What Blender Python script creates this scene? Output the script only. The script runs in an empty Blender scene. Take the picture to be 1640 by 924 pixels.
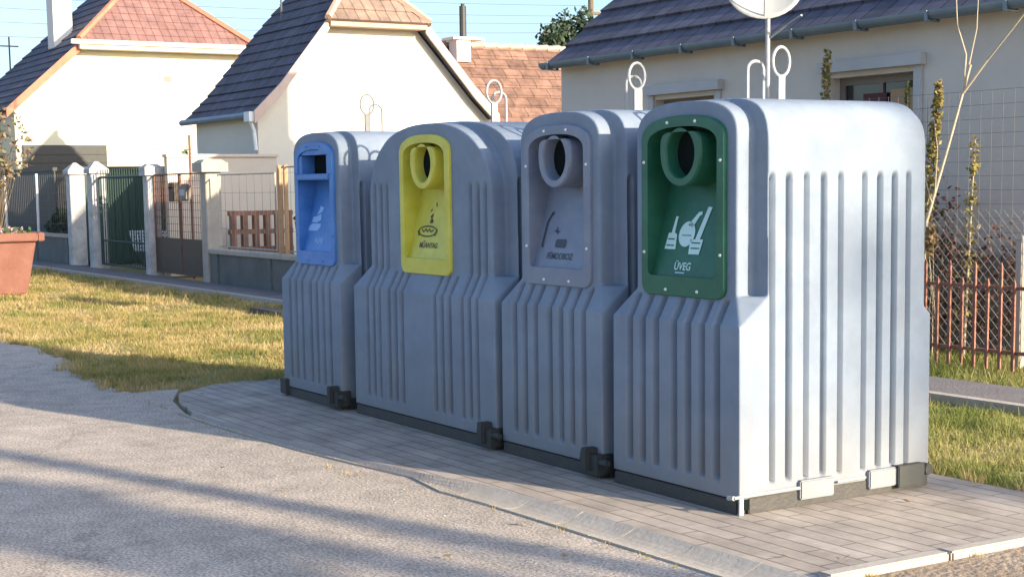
import bpy, bmesh, math, random
import numpy as np
from mathutils import Vector, Matrix
R = math.radians
random.seed(7); rng = np.random.default_rng(7)
S = bpy.context.scene
col = S.collection

# ------------------------------------------------------------------ camera
cam_d = bpy.data.cameras.new("camera"); cam = bpy.data.objects.new("camera", cam_d); col.objects.link(cam)
PI_, YA, RO = 0.11372565, 1.01995296, -0.01331686
fw = Vector((-math.sin(YA)*math.cos(PI_), math.cos(YA)*math.cos(PI_), -math.sin(PI_)))
rt = Vector((math.cos(YA), math.sin(YA), 0)); up = rt.cross(fw)
r2 = rt*math.cos(RO)+up*math.sin(RO); u2 = -rt*math.sin(RO)+up*math.cos(RO)
cam.matrix_world = Matrix(((r2.x,u2.x,-fw.x,0),(r2.y,u2.y,-fw.y,0),(r2.z,u2.z,-fw.z,1.5),(0,0,0,1)))
cam_d.sensor_width = 36; cam_d.lens = 2467.45/1640*36; cam_d.shift_y = 0.0711
cam_d.clip_end = 3000
S.camera = cam
# ------------------------------------------------------------------ light
SUN_EL = R(17.3); SUN_AZ = math.atan2(.335, 1.0)        # direction towards the sun, from +X towards +Y
w = bpy.data.worlds.new("World"); S.world = w; w.use_nodes = True
nt = w.node_tree; bg = nt.nodes["Background"]
sky = nt.nodes.new("ShaderNodeTexSky"); sky.sky_type = 'NISHITA'; sky.sun_disc = False
sky.sun_elevation = SUN_EL; sky.sun_rotation = math.pi/2 - SUN_AZ
sky.altitude = 100; sky.air_density = 1.0; sky.dust_density = 2.6; sky.ozone_density = 3.2
tint = nt.nodes.new('ShaderNodeMix'); tint.data_type = 'RGBA'; tint.blend_type = 'MULTIPLY'; tint.inputs[0].default_value = 1; tint.inputs[7].default_value = (.97,.965,1.0,1)
nt.links.new(sky.outputs[0], tint.inputs[6]); nt.links.new(tint.outputs[2], bg.inputs[0]); bg.inputs[1].default_value = 0.135
sd = bpy.data.lights.new("sun", 'SUN'); so = bpy.data.objects.new("sun", sd); col.objects.link(so)
sd.energy = 4.0; sd.angle = R(0.55); sd.color = (1.0, .85, .64)
sv = Vector((math.cos(SUN_EL)*math.cos(SUN_AZ), math.cos(SUN_EL)*math.sin(SUN_AZ), math.sin(SUN_EL)))
so.rotation_euler = sv.to_track_quat('Z', 'Y').to_euler()
S.view_settings.view_transform = 'Standard'; S.view_settings.look = 'None'
S.view_settings.exposure = 1.36; S.view_settings.gamma = 1; S.view_settings.use_curve_mapping = False

# ------------------------------------------------------------------ materials
def mat(name, c, rough=.8, n=0.0, scale=8.0, c2=None, bump=0.0, bscale=60.0, metal=0.0, spec=.5, stretch=(1,1,1), trans=0):
    m = bpy.data.materials.new(name); m.use_nodes = True
    t = m.node_tree; b = t.nodes["Principled BSDF"]
    b.inputs["Roughness"].default_value = rough; b.inputs["Metallic"].default_value = metal
    b.inputs["Specular IOR Level"].default_value = spec
    b.inputs["Base Color"].default_value = (*c, 1)
    tc = t.nodes.new("ShaderNodeTexCoord"); mp = t.nodes.new("ShaderNodeMapping"); mp.inputs["Scale"].default_value = stretch
    t.links.new(tc.outputs["Object"], mp.inputs[0])
    if c2 is not None:
        nz = t.nodes.new("ShaderNodeTexNoise"); nz.inputs["Scale"].default_value = scale; nz.inputs["Detail"].default_value = 7
        nz.inputs["Roughness"].default_value = .65
        rp = t.nodes.new("ShaderNodeValToRGB"); rp.color_ramp.elements[0].position = .5-n; rp.color_ramp.elements[1].position = .5+n
        rp.color_ramp.elements[0].color = (*c, 1); rp.color_ramp.elements[1].color = (*c2, 1)
        t.links.new(mp.outputs[0], nz.inputs["Vector"]); t.links.new(nz.outputs[0], rp.inputs[0]); t.links.new(rp.outputs[0], b.inputs["Base Color"])
    if bump:
        n2 = t.nodes.new("ShaderNodeTexNoise"); n2.inputs["Scale"].default_value = bscale; n2.inputs["Detail"].default_value = 5
        bp = t.nodes.new("ShaderNodeBump"); bp.inputs["Strength"].default_value = bump; bp.inputs["Distance"].default_value = .02
        t.links.new(mp.outputs[0], n2.inputs["Vector"]); t.links.new(n2.outputs[0], bp.inputs["Height"]); t.links.new(bp.outputs[0], b.inputs["Normal"])
    return m

def brick_mat(name, c1, c2, cm, bw, bh, mortar, bump=.6, uv=True, rough=.85, offset=.5, noise=.35, rot=0):
    m = mat(name, c1, rough); t = m.node_tree; b = t.nodes["Principled BSDF"]
    tc = t.nodes.new("ShaderNodeTexCoord"); mp = t.nodes.new("ShaderNodeMapping"); mp.inputs["Rotation"].default_value[2] = rot
    t.links.new(tc.outputs["UV" if uv else "Object"], mp.inputs[0])
    br = t.nodes.new("ShaderNodeTexBrick"); br.offset = offset; br.inputs["Scale"].default_value = 1
    br.inputs["Brick Width"].default_value = bw; br.inputs["Row Height"].default_value = bh
    br.inputs["Mortar Size"].default_value = mortar; br.inputs["Mortar Smooth"].default_value = .3; br.inputs["Bias"].default_value = 0
    br.inputs["Color1"].default_value = (*c1, 1); br.inputs["Color2"].default_value = (*c2, 1); br.inputs["Mortar"].default_value = (*cm, 1)
    t.links.new(mp.outputs[0], br.inputs["Vector"])
    nz = t.nodes.new("ShaderNodeTexNoise"); nz.inputs["Scale"].default_value = 3; nz.inputs["Detail"].default_value = 8; nz.inputs["Roughness"].default_value = .7
    t.links.new(tc.outputs["Object"], nz.inputs["Vector"])
    mr = t.nodes.new("ShaderNodeMapRange"); mr.inputs[1].default_value = .3; mr.inputs[2].default_value = .7
    mr.inputs[3].default_value = 1-noise*1.3; mr.inputs[4].default_value = 1+noise*.9
    mx = t.nodes.new("ShaderNodeMix"); mx.data_type = 'RGBA'; mx.blend_type = 'MULTIPLY'; mx.inputs[0].default_value = 1
    t.links.new(nz.outputs[0], mr.inputs[0]); t.links.new(br.outputs["Color"], mx.inputs[6]); t.links.new(mr.outputs[0], mx.inputs[7])
    t.links.new(mx.outputs[2], b.inputs["Base Color"])
    bp = t.nodes.new("ShaderNodeBump"); bp.inputs["Strength"].default_value = bump; bp.inputs["Distance"].default_value = .012; bp.invert = True
    t.links.new(br.outputs["Fac"], bp.inputs["Height"]); t.links.new(bp.outputs[0], b.inputs["Normal"])
    return m

def leaf_mat(name, cols, rough=.6, patch=False):
    m = mat(name, cols[0], rough); t = m.node_tree; b = t.nodes["Principled BSDF"]
    g = t.nodes.new("ShaderNodeNewGeometry"); rp = t.nodes.new("ShaderNodeValToRGB")
    cr = rp.color_ramp
    while len(cr.elements) < len(cols): cr.elements.new(.5)
    for i, c in enumerate(cols):
        cr.elements[i].position = i/(len(cols)-1); cr.elements[i].color = (*c, 1)
    if patch:
        tc = t.nodes.new("ShaderNodeTexCoord"); nz = t.nodes.new("ShaderNodeTexNoise"); nz.inputs["Scale"].default_value = 1.1; nz.inputs["Detail"].default_value = 6; nz.inputs["Roughness"].default_value = .7
        t.links.new(tc.outputs["Object"], nz.inputs["Vector"]); mr = t.nodes.new("ShaderNodeMapRange"); mr.inputs[1].default_value = .35; mr.inputs[2].default_value = .65; mr.inputs[3].default_value = -.1; mr.inputs[4].default_value = .7
        t.links.new(nz.outputs[0], mr.inputs[0]); ma = t.nodes.new("ShaderNodeMath"); ma.operation = 'MULTIPLY_ADD'; ma.inputs[1].default_value = .45
        t.links.new(g.outputs["Random Per Island"], ma.inputs[0]); t.links.new(mr.outputs[0], ma.inputs[2]); t.links.new(ma.outputs[0], rp.inputs[0])
    else: t.links.new(g.outputs["Random Per Island"], rp.inputs[0])
    t.links.new(rp.outputs[0], b.inputs["Base Color"])
    tr = t.nodes.new("ShaderNodeBsdfTranslucent"); ms = t.nodes.new("ShaderNodeMixShader"); ms.inputs[0].default_value = .35
    t.links.new(rp.outputs[0], tr.inputs[0]); out = t.nodes["Material Output"]
    t.links.new(b.outputs[0], ms.inputs[1]); t.links.new(tr.outputs[0], ms.inputs[2]); t.links.new(ms.outputs[0], out.inputs[0])
    return m

M = {}
def plastic(name, c, c2, rough=.72):
    m = mat(name, c, rough, n=.16, scale=3.2, c2=c2, bump=.12, bscale=200, spec=.16)
    # dust and splash dirt that sits on the lowest part of the shell
    t = m.node_tree; b = t.nodes["Principled BSDF"]
    src = b.inputs["Base Color"].links[0].from_socket
    tc = t.nodes.new("ShaderNodeTexCoord"); sp = t.nodes.new("ShaderNodeSeparateXYZ"); t.links.new(tc.outputs["Object"], sp.inputs[0])
    nz = t.nodes.new("ShaderNodeTexNoise"); nz.inputs["Scale"].default_value = 9; nz.inputs["Detail"].default_value = 8; nz.inputs["Roughness"].default_value = .75
    mp = t.nodes.new("ShaderNodeMapping"); mp.inputs["Scale"].default_value = (1,1,.3); t.links.new(tc.outputs["Object"], mp.inputs[0]); t.links.new(mp.outputs[0], nz.inputs["Vector"])
    mr = t.nodes.new("ShaderNodeMapRange"); mr.inputs[1].default_value = .60; mr.inputs[2].default_value = .1; mr.inputs[3].default_value = 0; mr.inputs[4].default_value = 1.0
    t.links.new(sp.outputs[2], mr.inputs[0])
    ml = t.nodes.new("ShaderNodeMath"); ml.operation = 'MULTIPLY'; t.links.new(mr.outputs[0], ml.inputs[0]); t.links.new(nz.outputs[0], ml.inputs[1])
    # faint vertical run marks
    n3 = t.nodes.new("ShaderNodeTexNoise"); n3.inputs["Scale"].default_value = 1; n3.inputs["Detail"].default_value = 6; n3.inputs["Roughness"].default_value = .7
    mp3 = t.nodes.new("ShaderNodeMapping"); mp3.inputs["Scale"].default_value = (34,34,1.6); t.links.new(tc.outputs["Object"], mp3.inputs[0]); t.links.new(mp3.outputs[0], n3.inputs["Vector"])
    m3 = t.nodes.new("ShaderNodeMapRange"); m3.inputs[1].default_value = .55; m3.inputs[2].default_value = .8; m3.inputs[3].default_value = 0; m3.inputs[4].default_value = .6
    t.links.new(n3.outputs[0], m3.inputs[0])
    ad = t.nodes.new("ShaderNodeMath"); ad.operation = 'ADD'; ad.use_clamp = True; t.links.new(ml.outputs[0], ad.inputs[0]); t.links.new(m3.outputs[0], ad.inputs[1])
    mx = t.nodes.new("ShaderNodeMix"); mx.data_type = 'RGBA'; t.links.new(ad.outputs[0], mx.inputs[0]); t.links.new(src, mx.inputs[6])
    mx.inputs[7].default_value = (.25, .23, .20, 1); t.links.new(mx.outputs[2], b.inputs["Base Color"])
    return m
M['body'] = plastic('grey_plastic', (.185,.228,.29), (.238,.292,.36))
M['gpanel'] = mat('green_plastic', (.012,.095,.05), .5, n=.2, scale=7, c2=(.024,.14,.08), bump=.05, bscale=150)
M['ypanel'] = mat('yellow_plastic', (.52,.48,.04), .5, n=.2, scale=7, c2=(.66,.62,.10), bump=.05, bscale=150)
M['greypanel'] = mat('dark_grey_plastic', (.16,.19,.255), .5, n=.2, scale=7, c2=(.21,.245,.315), bump=.05, bscale=150)
M['bpanel'] = mat('blue_plastic', (.035,.16,.46), .5, n=.2, scale=7, c2=(.08,.24,.58), bump=.05, bscale=150)
M['hole'] = mat('inside_dark', (.008,.012,.012), .95, spec=.1)  # near-black colour standing in for the shade inside openings
M['rail'] = mat('dark_steel', (.035,.038,.04), .6, n=.3, scale=14, c2=(.07,.062,.05), bump=.2)
M['galv'] = mat('galvanised', (.30,.31,.31), .5, n=.2, scale=20, c2=(.40,.41,.41), metal=.2)
M['galv_old'] = mat('weathered_galvanised', (.13,.13,.13), .7, n=.2, scale=20, c2=(.20,.20,.19))
M['screw'] = mat('screw', (.8,.8,.78), .35, metal=.2)
M['print_w'] = mat('pale_print', (.55,.78,.74), .6); M['print_b'] = mat('pale_blue_print', (.30,.50,.85), .6)
M['print_k'] = mat('dark_print', (.10,.09,.03), .6); M['print_g'] = mat('grey_print', (.045,.055,.075), .6)
M['cream'] = mat('cream_render', (.66,.63,.47), .9, n=.3, scale=.8, c2=(.58,.55,.42), bump=.15, bscale=30)
M['white_r'] = mat('white_render', (.72,.68,.58), .9, n=.3, scale=.9, c2=(.62,.585,.50), bump=.15, bscale=30)
M['tan_r'] = mat('tan_render', (.56,.51,.46), .9, n=.22, scale=1.4, c2=(.64,.59,.53), bump=.2, bscale=25)
M['grey_r'] = mat('grey_plinth', (.22,.205,.20), .9, n=.25, scale=2, c2=(.29,.26,.24), bump=.3, bscale=25)
M['pink_r'] = mat('pinkish_render', (.60,.52,.42), .9, n=.3, scale=1.1, c2=(.66,.58,.47), bump=.2, bscale=25)
M['trim'] = mat('pale_trim', (.42,.43,.44), .8, n=.3, scale=3, c2=(.50,.50,.50))
M['wood_pale'] = mat('pale_board', (.60,.50,.42), .7, n=.3, scale=5, c2=(.68,.58,.50), stretch=(1,6,1))
M['rust'] = mat('rust_paint', (.13,.065,.045), .7, n=.25, scale=14, c2=(.22,.11,.08), bump=.2)
M['redfence'] = mat('red_oxide', (.20,.065,.045), .7, n=.16, scale=26, c2=(.36,.17,.11), bump=.2, bscale=90)
M['darkmetal'] = mat('dark_metal', (.025,.03,.03), .6, n=.3, scale=9, c2=(.05,.05,.045))
M['brownmetal'] = mat('brown_sheet', (.045,.03,.022), .6, n=.3, scale=6, c2=(.075,.05,.035))
M['greenmetal'] = mat('green_paint', (.02,.05,.04), .6, n=.3, scale=9, c2=(.035,.07,.055))
M['orangewood'] = mat('orange_post', (.42,.22,.10), .7, n=.3, scale=12, c2=(.56,.36,.20))
M['zinc'] = mat('zinc_gutter', (.13,.19,.25), .5, n=.25, scale=4, c2=(.20,.26,.30), metal=.2)
M['pillar'] = mat('white_pillar', (.34,.34,.35), .85, n=.15, scale=4, c2=(.60,.59,.57), bump=.3)
M['concrete'] = mat('old_concrete', (.10,.11,.105), .9, n=.25, scale=3, c2=(.17,.17,.155), bump=.5, bscale=30)
M['concrete_l'] = mat('pale_concrete', (.34,.30,.25), .9, n=.25, scale=5, c2=(.48,.43,.36), bump=.15, bscale=40)
M['concrete_m'] = mat('dusty_concrete', (.30,.27,.235), .9, n=.25, scale=5, c2=(.40,.35,.30), bump=.3, bscale=60)
M['terra'] = mat('terracotta_plastic', (.17,.065,.042), .8, n=.2, scale=4, c2=(.235,.105,.075), bump=.2, bscale=20)
M['glass'] = mat('window_glass', (.02,.022,.025), .12, spec=.8)
M['frame_d'] = mat('window_frame', (.20,.17,.15), .6)
M['curtain'] = mat('red_curtain', (.10,.035,.04), .9); M['blind'] = mat('wood_blind', (.38,.24,.14), .8)
M['dish'] = mat('dish_paint', (.34,.35,.34), .6, n=.3, scale=4, c2=(.42,.43,.42))
M['bark'] = mat('bark', (.10,.075,.05), .9, n=.3, scale=12, c2=(.17,.13,.09), bump=.7, bscale=30)
M['palewood'] = mat('bare_twig', (.42,.35,.24), .8, n=.3, scale=8, c2=(.52,.44,.32))
M['linkwire'] = mat('link_wire', (.16,.15,.14), .6, n=.2, scale=9, c2=(.30,.28,.25))
M['wire'] = mat('wire', (.10,.10,.11), .6)
M['cable'] = mat('overhead_cable', (.10,.12,.15), .7)
M['soil'] = mat('soil', (.13,.095,.06), .95, n=.2, scale=10, c2=(.20,.15,.10), bump=.8, bscale=40)
M['plasticwhite'] = mat('white_plastic', (.7,.72,.72), .5)
M['chimw'] = mat('white_chimney', (.70,.67,.62), .9, n=.3, scale=3, c2=(.76,.74,.70))
M['bin'] = mat('dark_bin', (.02,.025,.028), .5)
M['leaf_tree'] = leaf_mat('tree_leaves', [(.03,.055,.035),(.05,.085,.05),(.08,.12,.07)])
M['leaf_yel'] = leaf_mat('yellow_leaves', [(.13,.14,.03),(.30,.24,.06),(.42,.32,.12),(.10,.13,.04)])
M['leaf_green'] = leaf_mat('green_leaves', [(.05,.09,.02),(.12,.16,.04),(.20,.22,.06)])
M['leaf_rust'] = leaf_mat('rusty_leaves', [(.18,.10,.06),(.26,.17,.10),(.20,.21,.10),(.32,.24,.17)])
M['leaf_red'] = leaf_mat('reddish_leaves', [(.10,.03,.03),(.20,.08,.06),(.16,.11,.08),(.07,.08,.03)])
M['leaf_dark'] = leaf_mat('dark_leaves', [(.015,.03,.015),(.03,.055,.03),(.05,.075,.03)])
M['flower'] = leaf_mat('flower_petals', [(.65,.15,.2),(.8,.7,.7),(.75,.35,.4),(.05,.12,.04),(.06,.13,.04)])
M['grass'] = leaf_mat('grass_blades', [(.12,.16,.035),(.22,.235,.06),(.37,.30,.10),(.50,.37,.17),(.60,.47,.27)], .8, True)
M['grass_green'] = leaf_mat('green_grass_blades', [(.09,.13,.03),(.16,.20,.045),(.24,.26,.07),(.34,.31,.11),(.44,.37,.18)], .8, True)
M['leaf_dry'] = leaf_mat('dry_leaves', [(.16,.09,.04),(.26,.17,.08),(.34,.26,.14)], .8)

# roofs : brick texture in roof uv + stepped geometry
M['roof_dark'] = brick_mat('slate_tiles', (.078,.078,.105), (.115,.11,.145), (.034,.034,.046), .24, 10, .012, .8, noise=.35, offset=0)
M['roof_red'] = brick_mat('red_tiles', (.22,.12,.108), (.27,.15,.135), (.15,.08,.07), .22, 10, .014, .8, noise=.25, offset=0)
M['roof_orange'] = brick_mat('old_orange_tiles', (.17,.095,.07), (.25,.145,.105), (.10,.055,.04), .5, .36, .016, .8, noise=.4, offset=.5)
M['roof_tan'] = brick_mat('weathered_tiles', (.24,.17,.13), (.30,.22,.17), (.15,.10,.08), .22, 10, .014, .8, noise=.3, offset=0)
M['ridge_red'] = mat('ridge_red', (.40,.13,.08), .8, n=.3, scale=4, c2=(.50,.22,.14))
M['ridge_tan'] = mat('ridge_tan', (.42,.27,.19), .8, n=.3, scale=4, c2=(.52,.38,.30))
M['ridge_dark'] = mat('ridge_dark', (.06,.06,.08), .8, n=.3, scale=4, c2=(.09,.09,.11))
M['verge_pink'] = mat('verge_pink', (.50,.36,.30), .8, n=.3, scale=3, c2=(.62,.50,.43))
M['brick_fence'] = brick_mat('brick_lattice', (.28,.12,.075), (.34,.17,.11), (.30,.25,.2), .22, .075, .01, .6, uv=False)

# asphalt
def asphalt():
    m = mat('asphalt', (.2,.2,.2), .93); t = m.node_tree; b = t.nodes["Principled BSDF"]
    tc = t.nodes.new("ShaderNodeTexCoord")
    def noise(s, d=8, r=.65):
        n = t.nodes.new("ShaderNodeTexNoise"); n.inputs["Scale"].default_value = s; n.inputs["Detail"].default_value = d; n.inputs["Roughness"].default_value = r
        t.links.new(tc.outputs["Object"], n.inputs["Vector"]); return n
    n1 = noise(.9); n2 = noise(70, 3); n3 = noise(5)
    rp = t.nodes.new("ShaderNodeValToRGB"); rp.color_ramp.elements[0].position = .3; rp.color_ramp.elements[1].position = .7
    rp.color_ramp.elements[0].color = (.375,.32,.26,1); rp.color_ramp.elements[1].color = (.53,.445,.36,1)
    t.links.new(n1.outputs[0], rp.inputs[0])
    mr = t.nodes.new("ShaderNodeMapRange"); mr.inputs[1].default_value = .35; mr.inputs[2].default_value = .65; mr.inputs[3].default_value = .48; mr.inputs[4].default_value = 1.42
    t.links.new(n2.outputs[0], mr.inputs[0])
    m3 = t.nodes.new("ShaderNodeMapRange"); m3.inputs[1].default_value = .35; m3.inputs[2].default_value = .6; m3.inputs[3].default_value = .82; m3.inputs[4].default_value = 1.08
    t.links.new(n3.outputs[0], m3.inputs[0])
    mu = t.nodes.new("ShaderNodeMath"); mu.operation = 'MULTIPLY'; t.links.new(mr.outputs[0], mu.inputs[0]); t.links.new(m3.outputs[0], mu.inputs[1])
    mx = t.nodes.new("ShaderNodeMix"); mx.data_type = 'RGBA'; mx.blend_type = 'MULTIPLY'; mx.inputs[0].default_value = 1
    t.links.new(rp.outputs[0], mx.inputs[6]); t.links.new(mu.outputs[0], mx.inputs[7])
    nd = noise(2.2, 6, .7); vm = t.nodes.new("ShaderNodeVectorMath"); vm.operation = 'MULTIPLY_ADD'; vm.inputs[1].default_value = (.5,.5,.5)
    t.links.new(nd.outputs["Color"], vm.inputs[0]); t.links.new(tc.outputs["Object"], vm.inputs[2])
    vo = t.nodes.new("ShaderNodeTexVoronoi"); vo.feature = 'DISTANCE_TO_EDGE'; vo.inputs["Scale"].default_value = .55; t.links.new(vm.outputs[0], vo.inputs["Vector"])
    ck = t.nodes.new("ShaderNodeMapRange"); ck.inputs[1].default_value = .0; ck.inputs[2].default_value = .008; ck.inputs[3].default_value = .42; ck.inputs[4].default_value = 0; t.links.new(vo.outputs[0], ck.inputs[0])
    n5 = noise(.35, 3); c5 = t.nodes.new("ShaderNodeMapRange"); c5.inputs[1].default_value = .42; c5.inputs[2].default_value = .50; t.links.new(n5.outputs[0], c5.inputs[0])
    m5 = t.nodes.new("ShaderNodeMath"); m5.operation = 'MULTIPLY'; t.links.new(ck.outputs[0], m5.inputs[0]); t.links.new(c5.outputs[0], m5.inputs[1])
    sp_ = noise(16, 2, .5); s5 = t.nodes.new("ShaderNodeMapRange"); s5.inputs[1].default_value = .70; s5.inputs[2].default_value = .74; s5.inputs[4].default_value = .55; t.links.new(sp_.outputs[0], s5.inputs[0])
    ma_ = t.nodes.new("ShaderNodeMath"); ma_.operation = 'MAXIMUM'; t.links.new(m5.outputs[0], ma_.inputs[0]); t.links.new(s5.outputs[0], ma_.inputs[1])
    mz = t.nodes.new("ShaderNodeMix"); mz.data_type = 'RGBA'; t.links.new(ma_.outputs[0], mz.inputs[0]); t.links.new(mx.outputs[2], mz.inputs[6]); mz.inputs[7].default_value = (.10,.085,.07,1)
    t.links.new(mz.outputs[2], b.inputs["Base Color"])
    bp = t.nodes.new("ShaderNodeBump"); bp.inputs["Strength"].default_value = .55; bp.inputs["Distance"].default_value = .008
    ad = t.nodes.new("ShaderNodeMath"); ad.operation = 'ADD'; t.links.new(n2.outputs[0], ad.inputs[0]); t.links.new(n3.outputs[0], ad.inputs[1])
    t.links.new(ad.outputs[0], bp.inputs["Height"]); t.links.new(bp.outputs[0], b.inputs["Normal"])
    return m
M['asphalt'] = asphalt()
M['paver'] = brick_mat('paving', (.35,.295,.24), (.42,.36,.30), (.19,.16,.13), .55, .10, .006, .5, uv=False, noise=.3, offset=.37)
M['ground'] = mat('turf_soil', (.20,.18,.055), .95, n=.2, scale=1.2, c2=(.36,.28,.12), bump=.8, bscale=12)
M['path'] = mat('path_concrete', (.13,.12,.12), .95, n=.25, scale=3, c2=(.20,.18,.17), bump=.4, bscale=40)

# ------------------------------------------------------------------ mesh helpers
class MB:
    def __init__(s): s.v = []; s.f = []; s.uv = None
    def add(s, v, f):
        o = len(s.v); s.v += [tuple(p) for p in v]; s.f += [tuple(i+o for i in q) for q in f]; return s
    def box(s, x0, x1, y0, y1, z0, z1):
        return s.add([(x0,y0,z0),(x1,y0,z0),(x1,y1,z0),(x0,y1,z0),(x0,y0,z1),(x1,y0,z1),(x1,y1,z1),(x0,y1,z1)],
                     [(0,3,2,1),(4,5,6,7),(0,1,5,4),(1,2,6,5),(2,3,7,6),(3,0,4,7)])
    def frustum(s, c, b, t, z0, z1):      # rectangular frustum: centre, half sizes at bottom and top
        x, y = c
        return s.add([(x-b[0],y-b[1],z0),(x+b[0],y-b[1],z0),(x+b[0],y+b[1],z0),(x-b[0],y+b[1],z0),
                      (x-t[0],y-t[1],z1),(x+t[0],y-t[1],z1),(x+t[0],y+t[1],z1),(x-t[0],y+t[1],z1)],
                     [(0,3,2,1),(4,5,6,7),(0,1,5,4),(1,2,6,5),(2,3,7,6),(3,0,4,7)])
    def tube(s, pts, r, n=8, closed=False, r1=None):
        pts = [Vector(p) for p in pts]; m = len(pts); vs = []; fs = []
        prev = None
        for i, p in enumerate(pts):
            if closed: d = (pts[(i+1) % m]-pts[i-1])
            else: d = pts[min(i+1, m-1)]-pts[max(i-1, 0)]
            d.normalize()
            if prev is None:
                a = d.orthogonal().normalized()
            else:
                a = (prev-d*prev.dot(d)).normalized()
            prev = a; b = d.cross(a)
            rr = r if r1 is None else r+(r1-r)*i/(m-1)
            for k in range(n):
                t = 2*math.pi*k/n; vs.append(p+a*rr*math.cos(t)+b*rr*math.sin(t))
        for i in range(m if closed else m-1):
            j = (i+1) % m
            for k in range(n):
                k2 = (k+1) % n; fs.append((i*n+k, i*n+k2, j*n+k2, j*n+k))
        if not closed:
            fs.append(tuple(reversed(range(n)))); fs.append(tuple((m-1)*n+k for k in range(n)))
        return s.add(vs, fs)
    def prism(s, poly, axis, a, b):        # poly: 2d points; axis 'x','y','z' extruded a..b
        n = len(poly)
        def P(q, h): return {'x': (h,q[0],q[1]), 'y': (q[0],h,q[1]), 'z': (q[0],q[1],h)}[axis]
        vs = [P(q,a) for q in poly]+[P(q,b) for q in poly]
        fs = [tuple(range(n)), tuple(range(2*n-1, n-1, -1))]+[(i,(i+1)%n+0,(i+1)%n+n,i+n)[::-1] for i in range(n)]
        return s.add(vs, fs)
    def build(s, name, m, parent=None, smooth=False, fix=True, bevel=0, local=True):
        me = bpy.data.meshes.new(name); me.from_pydata(s.v, [], s.f); me.update()
        if fix or bevel:
            bm = bmesh.new(); bm.from_mesh(me)
            if fix: bmesh.ops.recalc_face_normals(bm, faces=bm.faces)
            if bevel:
                ed = [e for e in bm.edges if len(e.link_faces) == 2 and e.calc_face_angle(0) > .6]
                bmesh.ops.bevel(bm, geom=ed, offset=bevel, segments=2, affect='EDGES', clamp_overlap=True)
            bm.to_mesh(me); bm.free()
        if s.uv:
            ul = me.uv_layers.new(name='UVMap')
            for p in me.polygons:
                for li in p.loop_indices:
                    ul.data[li].uv = s.uv[me.loops[li].vertex_index]
        me.materials.append(M[m] if isinstance(m, str) else m)
        if smooth: me.polygons.foreach_set('use_smooth', [True]*len(me.polygons))
        o = bpy.data.objects.new(name, me); col.objects.link(o)
        if parent is not None: o.parent = parent
        return o
def tag(o, label=None, cat=None, group=None, kind=None):
    if label: o['label'] = label
    if cat: o['category'] = cat
    if group: o['group'] = group
    if kind: o['kind'] = kind
    return o
def thing(name, loc, label, cat, group=None, rz=0):
    o = bpy.data.objects.new(name, None); col.objects.link(o); o.location = loc; o.rotation_euler = (0,0,rz); o.empty_display_size = .2
    return tag(o, label, cat, group)
def struct(name, mb, m, **k): return tag(mb.build(name, m, **k), kind='structure')
def sub(v, o): return [(p[0]-o[0], p[1]-o[1], p[2]-o[2]) for p in v]

def raw_mesh(name, verts, faces_idx, loops_per, m, parent=None):
    """numpy mesh: verts (N,3), faces (F,k)"""
    me = bpy.data.meshes.new(name); F = faces_idx.shape[0]
    me.vertices.add(len(verts)); me.vertices.foreach_set('co', np.asarray(verts, np.float32).ravel())
    me.loops.add(F*loops_per); me.loops.foreach_set('vertex_index', faces_idx.astype(np.int32).ravel())
    me.polygons.add(F); me.polygons.foreach_set('loop_start', np.arange(0, F*loops_per, loops_per, dtype=np.int32))
    me.update(calc_edges=True); me.materials.append(M[m])
    o = bpy.data.objects.new(name, me); col.objects.link(o)
    if parent is not None: o.parent = parent
    return o

def leaves(name, centers, size, m, parent=None, elong=1.6):
    """leaf shaped folded quads spread at the given points"""
    n = len(centers); c = np.asarray(centers)
    a = rng.normal(size=(n,3)); a /= np.linalg.norm(a, axis=1)[:,None]
    b = rng.normal(size=(n,3)); b -= a*(a*b).sum(1)[:,None]; b /= np.linalg.norm(b, axis=1)[:,None]
    s = (size*rng.uniform(.6,1.35,n))[:,None]
    v = np.stack([c-a*s*elong*.5, c+b*s*.5, c+a*s*elong*.5, c-b*s*.5], 1).reshape(-1,3)
    return raw_mesh(name, v, np.arange(4*n).reshape(n,4), 4, m, parent)

def roof_slope(mb, a0, a1, b0, b1, n, step=.025):
    """stepped courses from eave edge a0-a1 to top edge b0-b1, with uv in metres"""
    a0,a1,b0,b1 = map(Vector, (a0,a1,b0,b1))
    nm = (a1-a0).cross(b0-a0); nm = nm if nm.length > 1e-6 else (b1-b0).cross(b0-a0); nm.normalize()
    if nm.z < 0: nm = -nm
    ux = (a1-a0) if (a1-a0).length > .01 else (b1-b0); ux = ux.normalized(); uy = nm.cross(ux).normalized()
    if mb.uv is None: mb.uv = []
    for i in range(n):
        l0, l1 = a0.lerp(b0, i/n), a1.lerp(b1, i/n); h0, h1 = a0.lerp(b0, (i+1)/n), a1.lerp(b1, (i+1)/n)
        vs = [l0+nm*step, l1+nm*step, h1+nm*.002, h0+nm*.002, l0-nm*.02, l1-nm*.02]
        mb.add(vs, [(0,1,2,3),(4,5,1,0)])
        for p in vs: mb.uv.append(((p-a0).dot(ux), (p-a0).dot(uy)))
    # underside
    vs = [a0-nm*.06, a1-nm*.06, b1-nm*.06, b0-nm*.06, a0-nm*.02, a1-nm*.02, b1+nm*0, b0+nm*0]
    mb.add(vs, [(3,2,1,0),(0,1,5,4),(1,2,6,5),(3,0,4,7)])
    for p in vs: mb.uv.append(((p-a0).dot(ux), (p-a0).dot(uy)))

# ================================================================== SETTING
g = MB(); g.add([(-600,-600,-.03),(600,-600,-.03),(600,600,-.03),(-600,600,-.03)], [(0,1,2,3)])
struct('ground', g, 'ground', fix=False)
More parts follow.
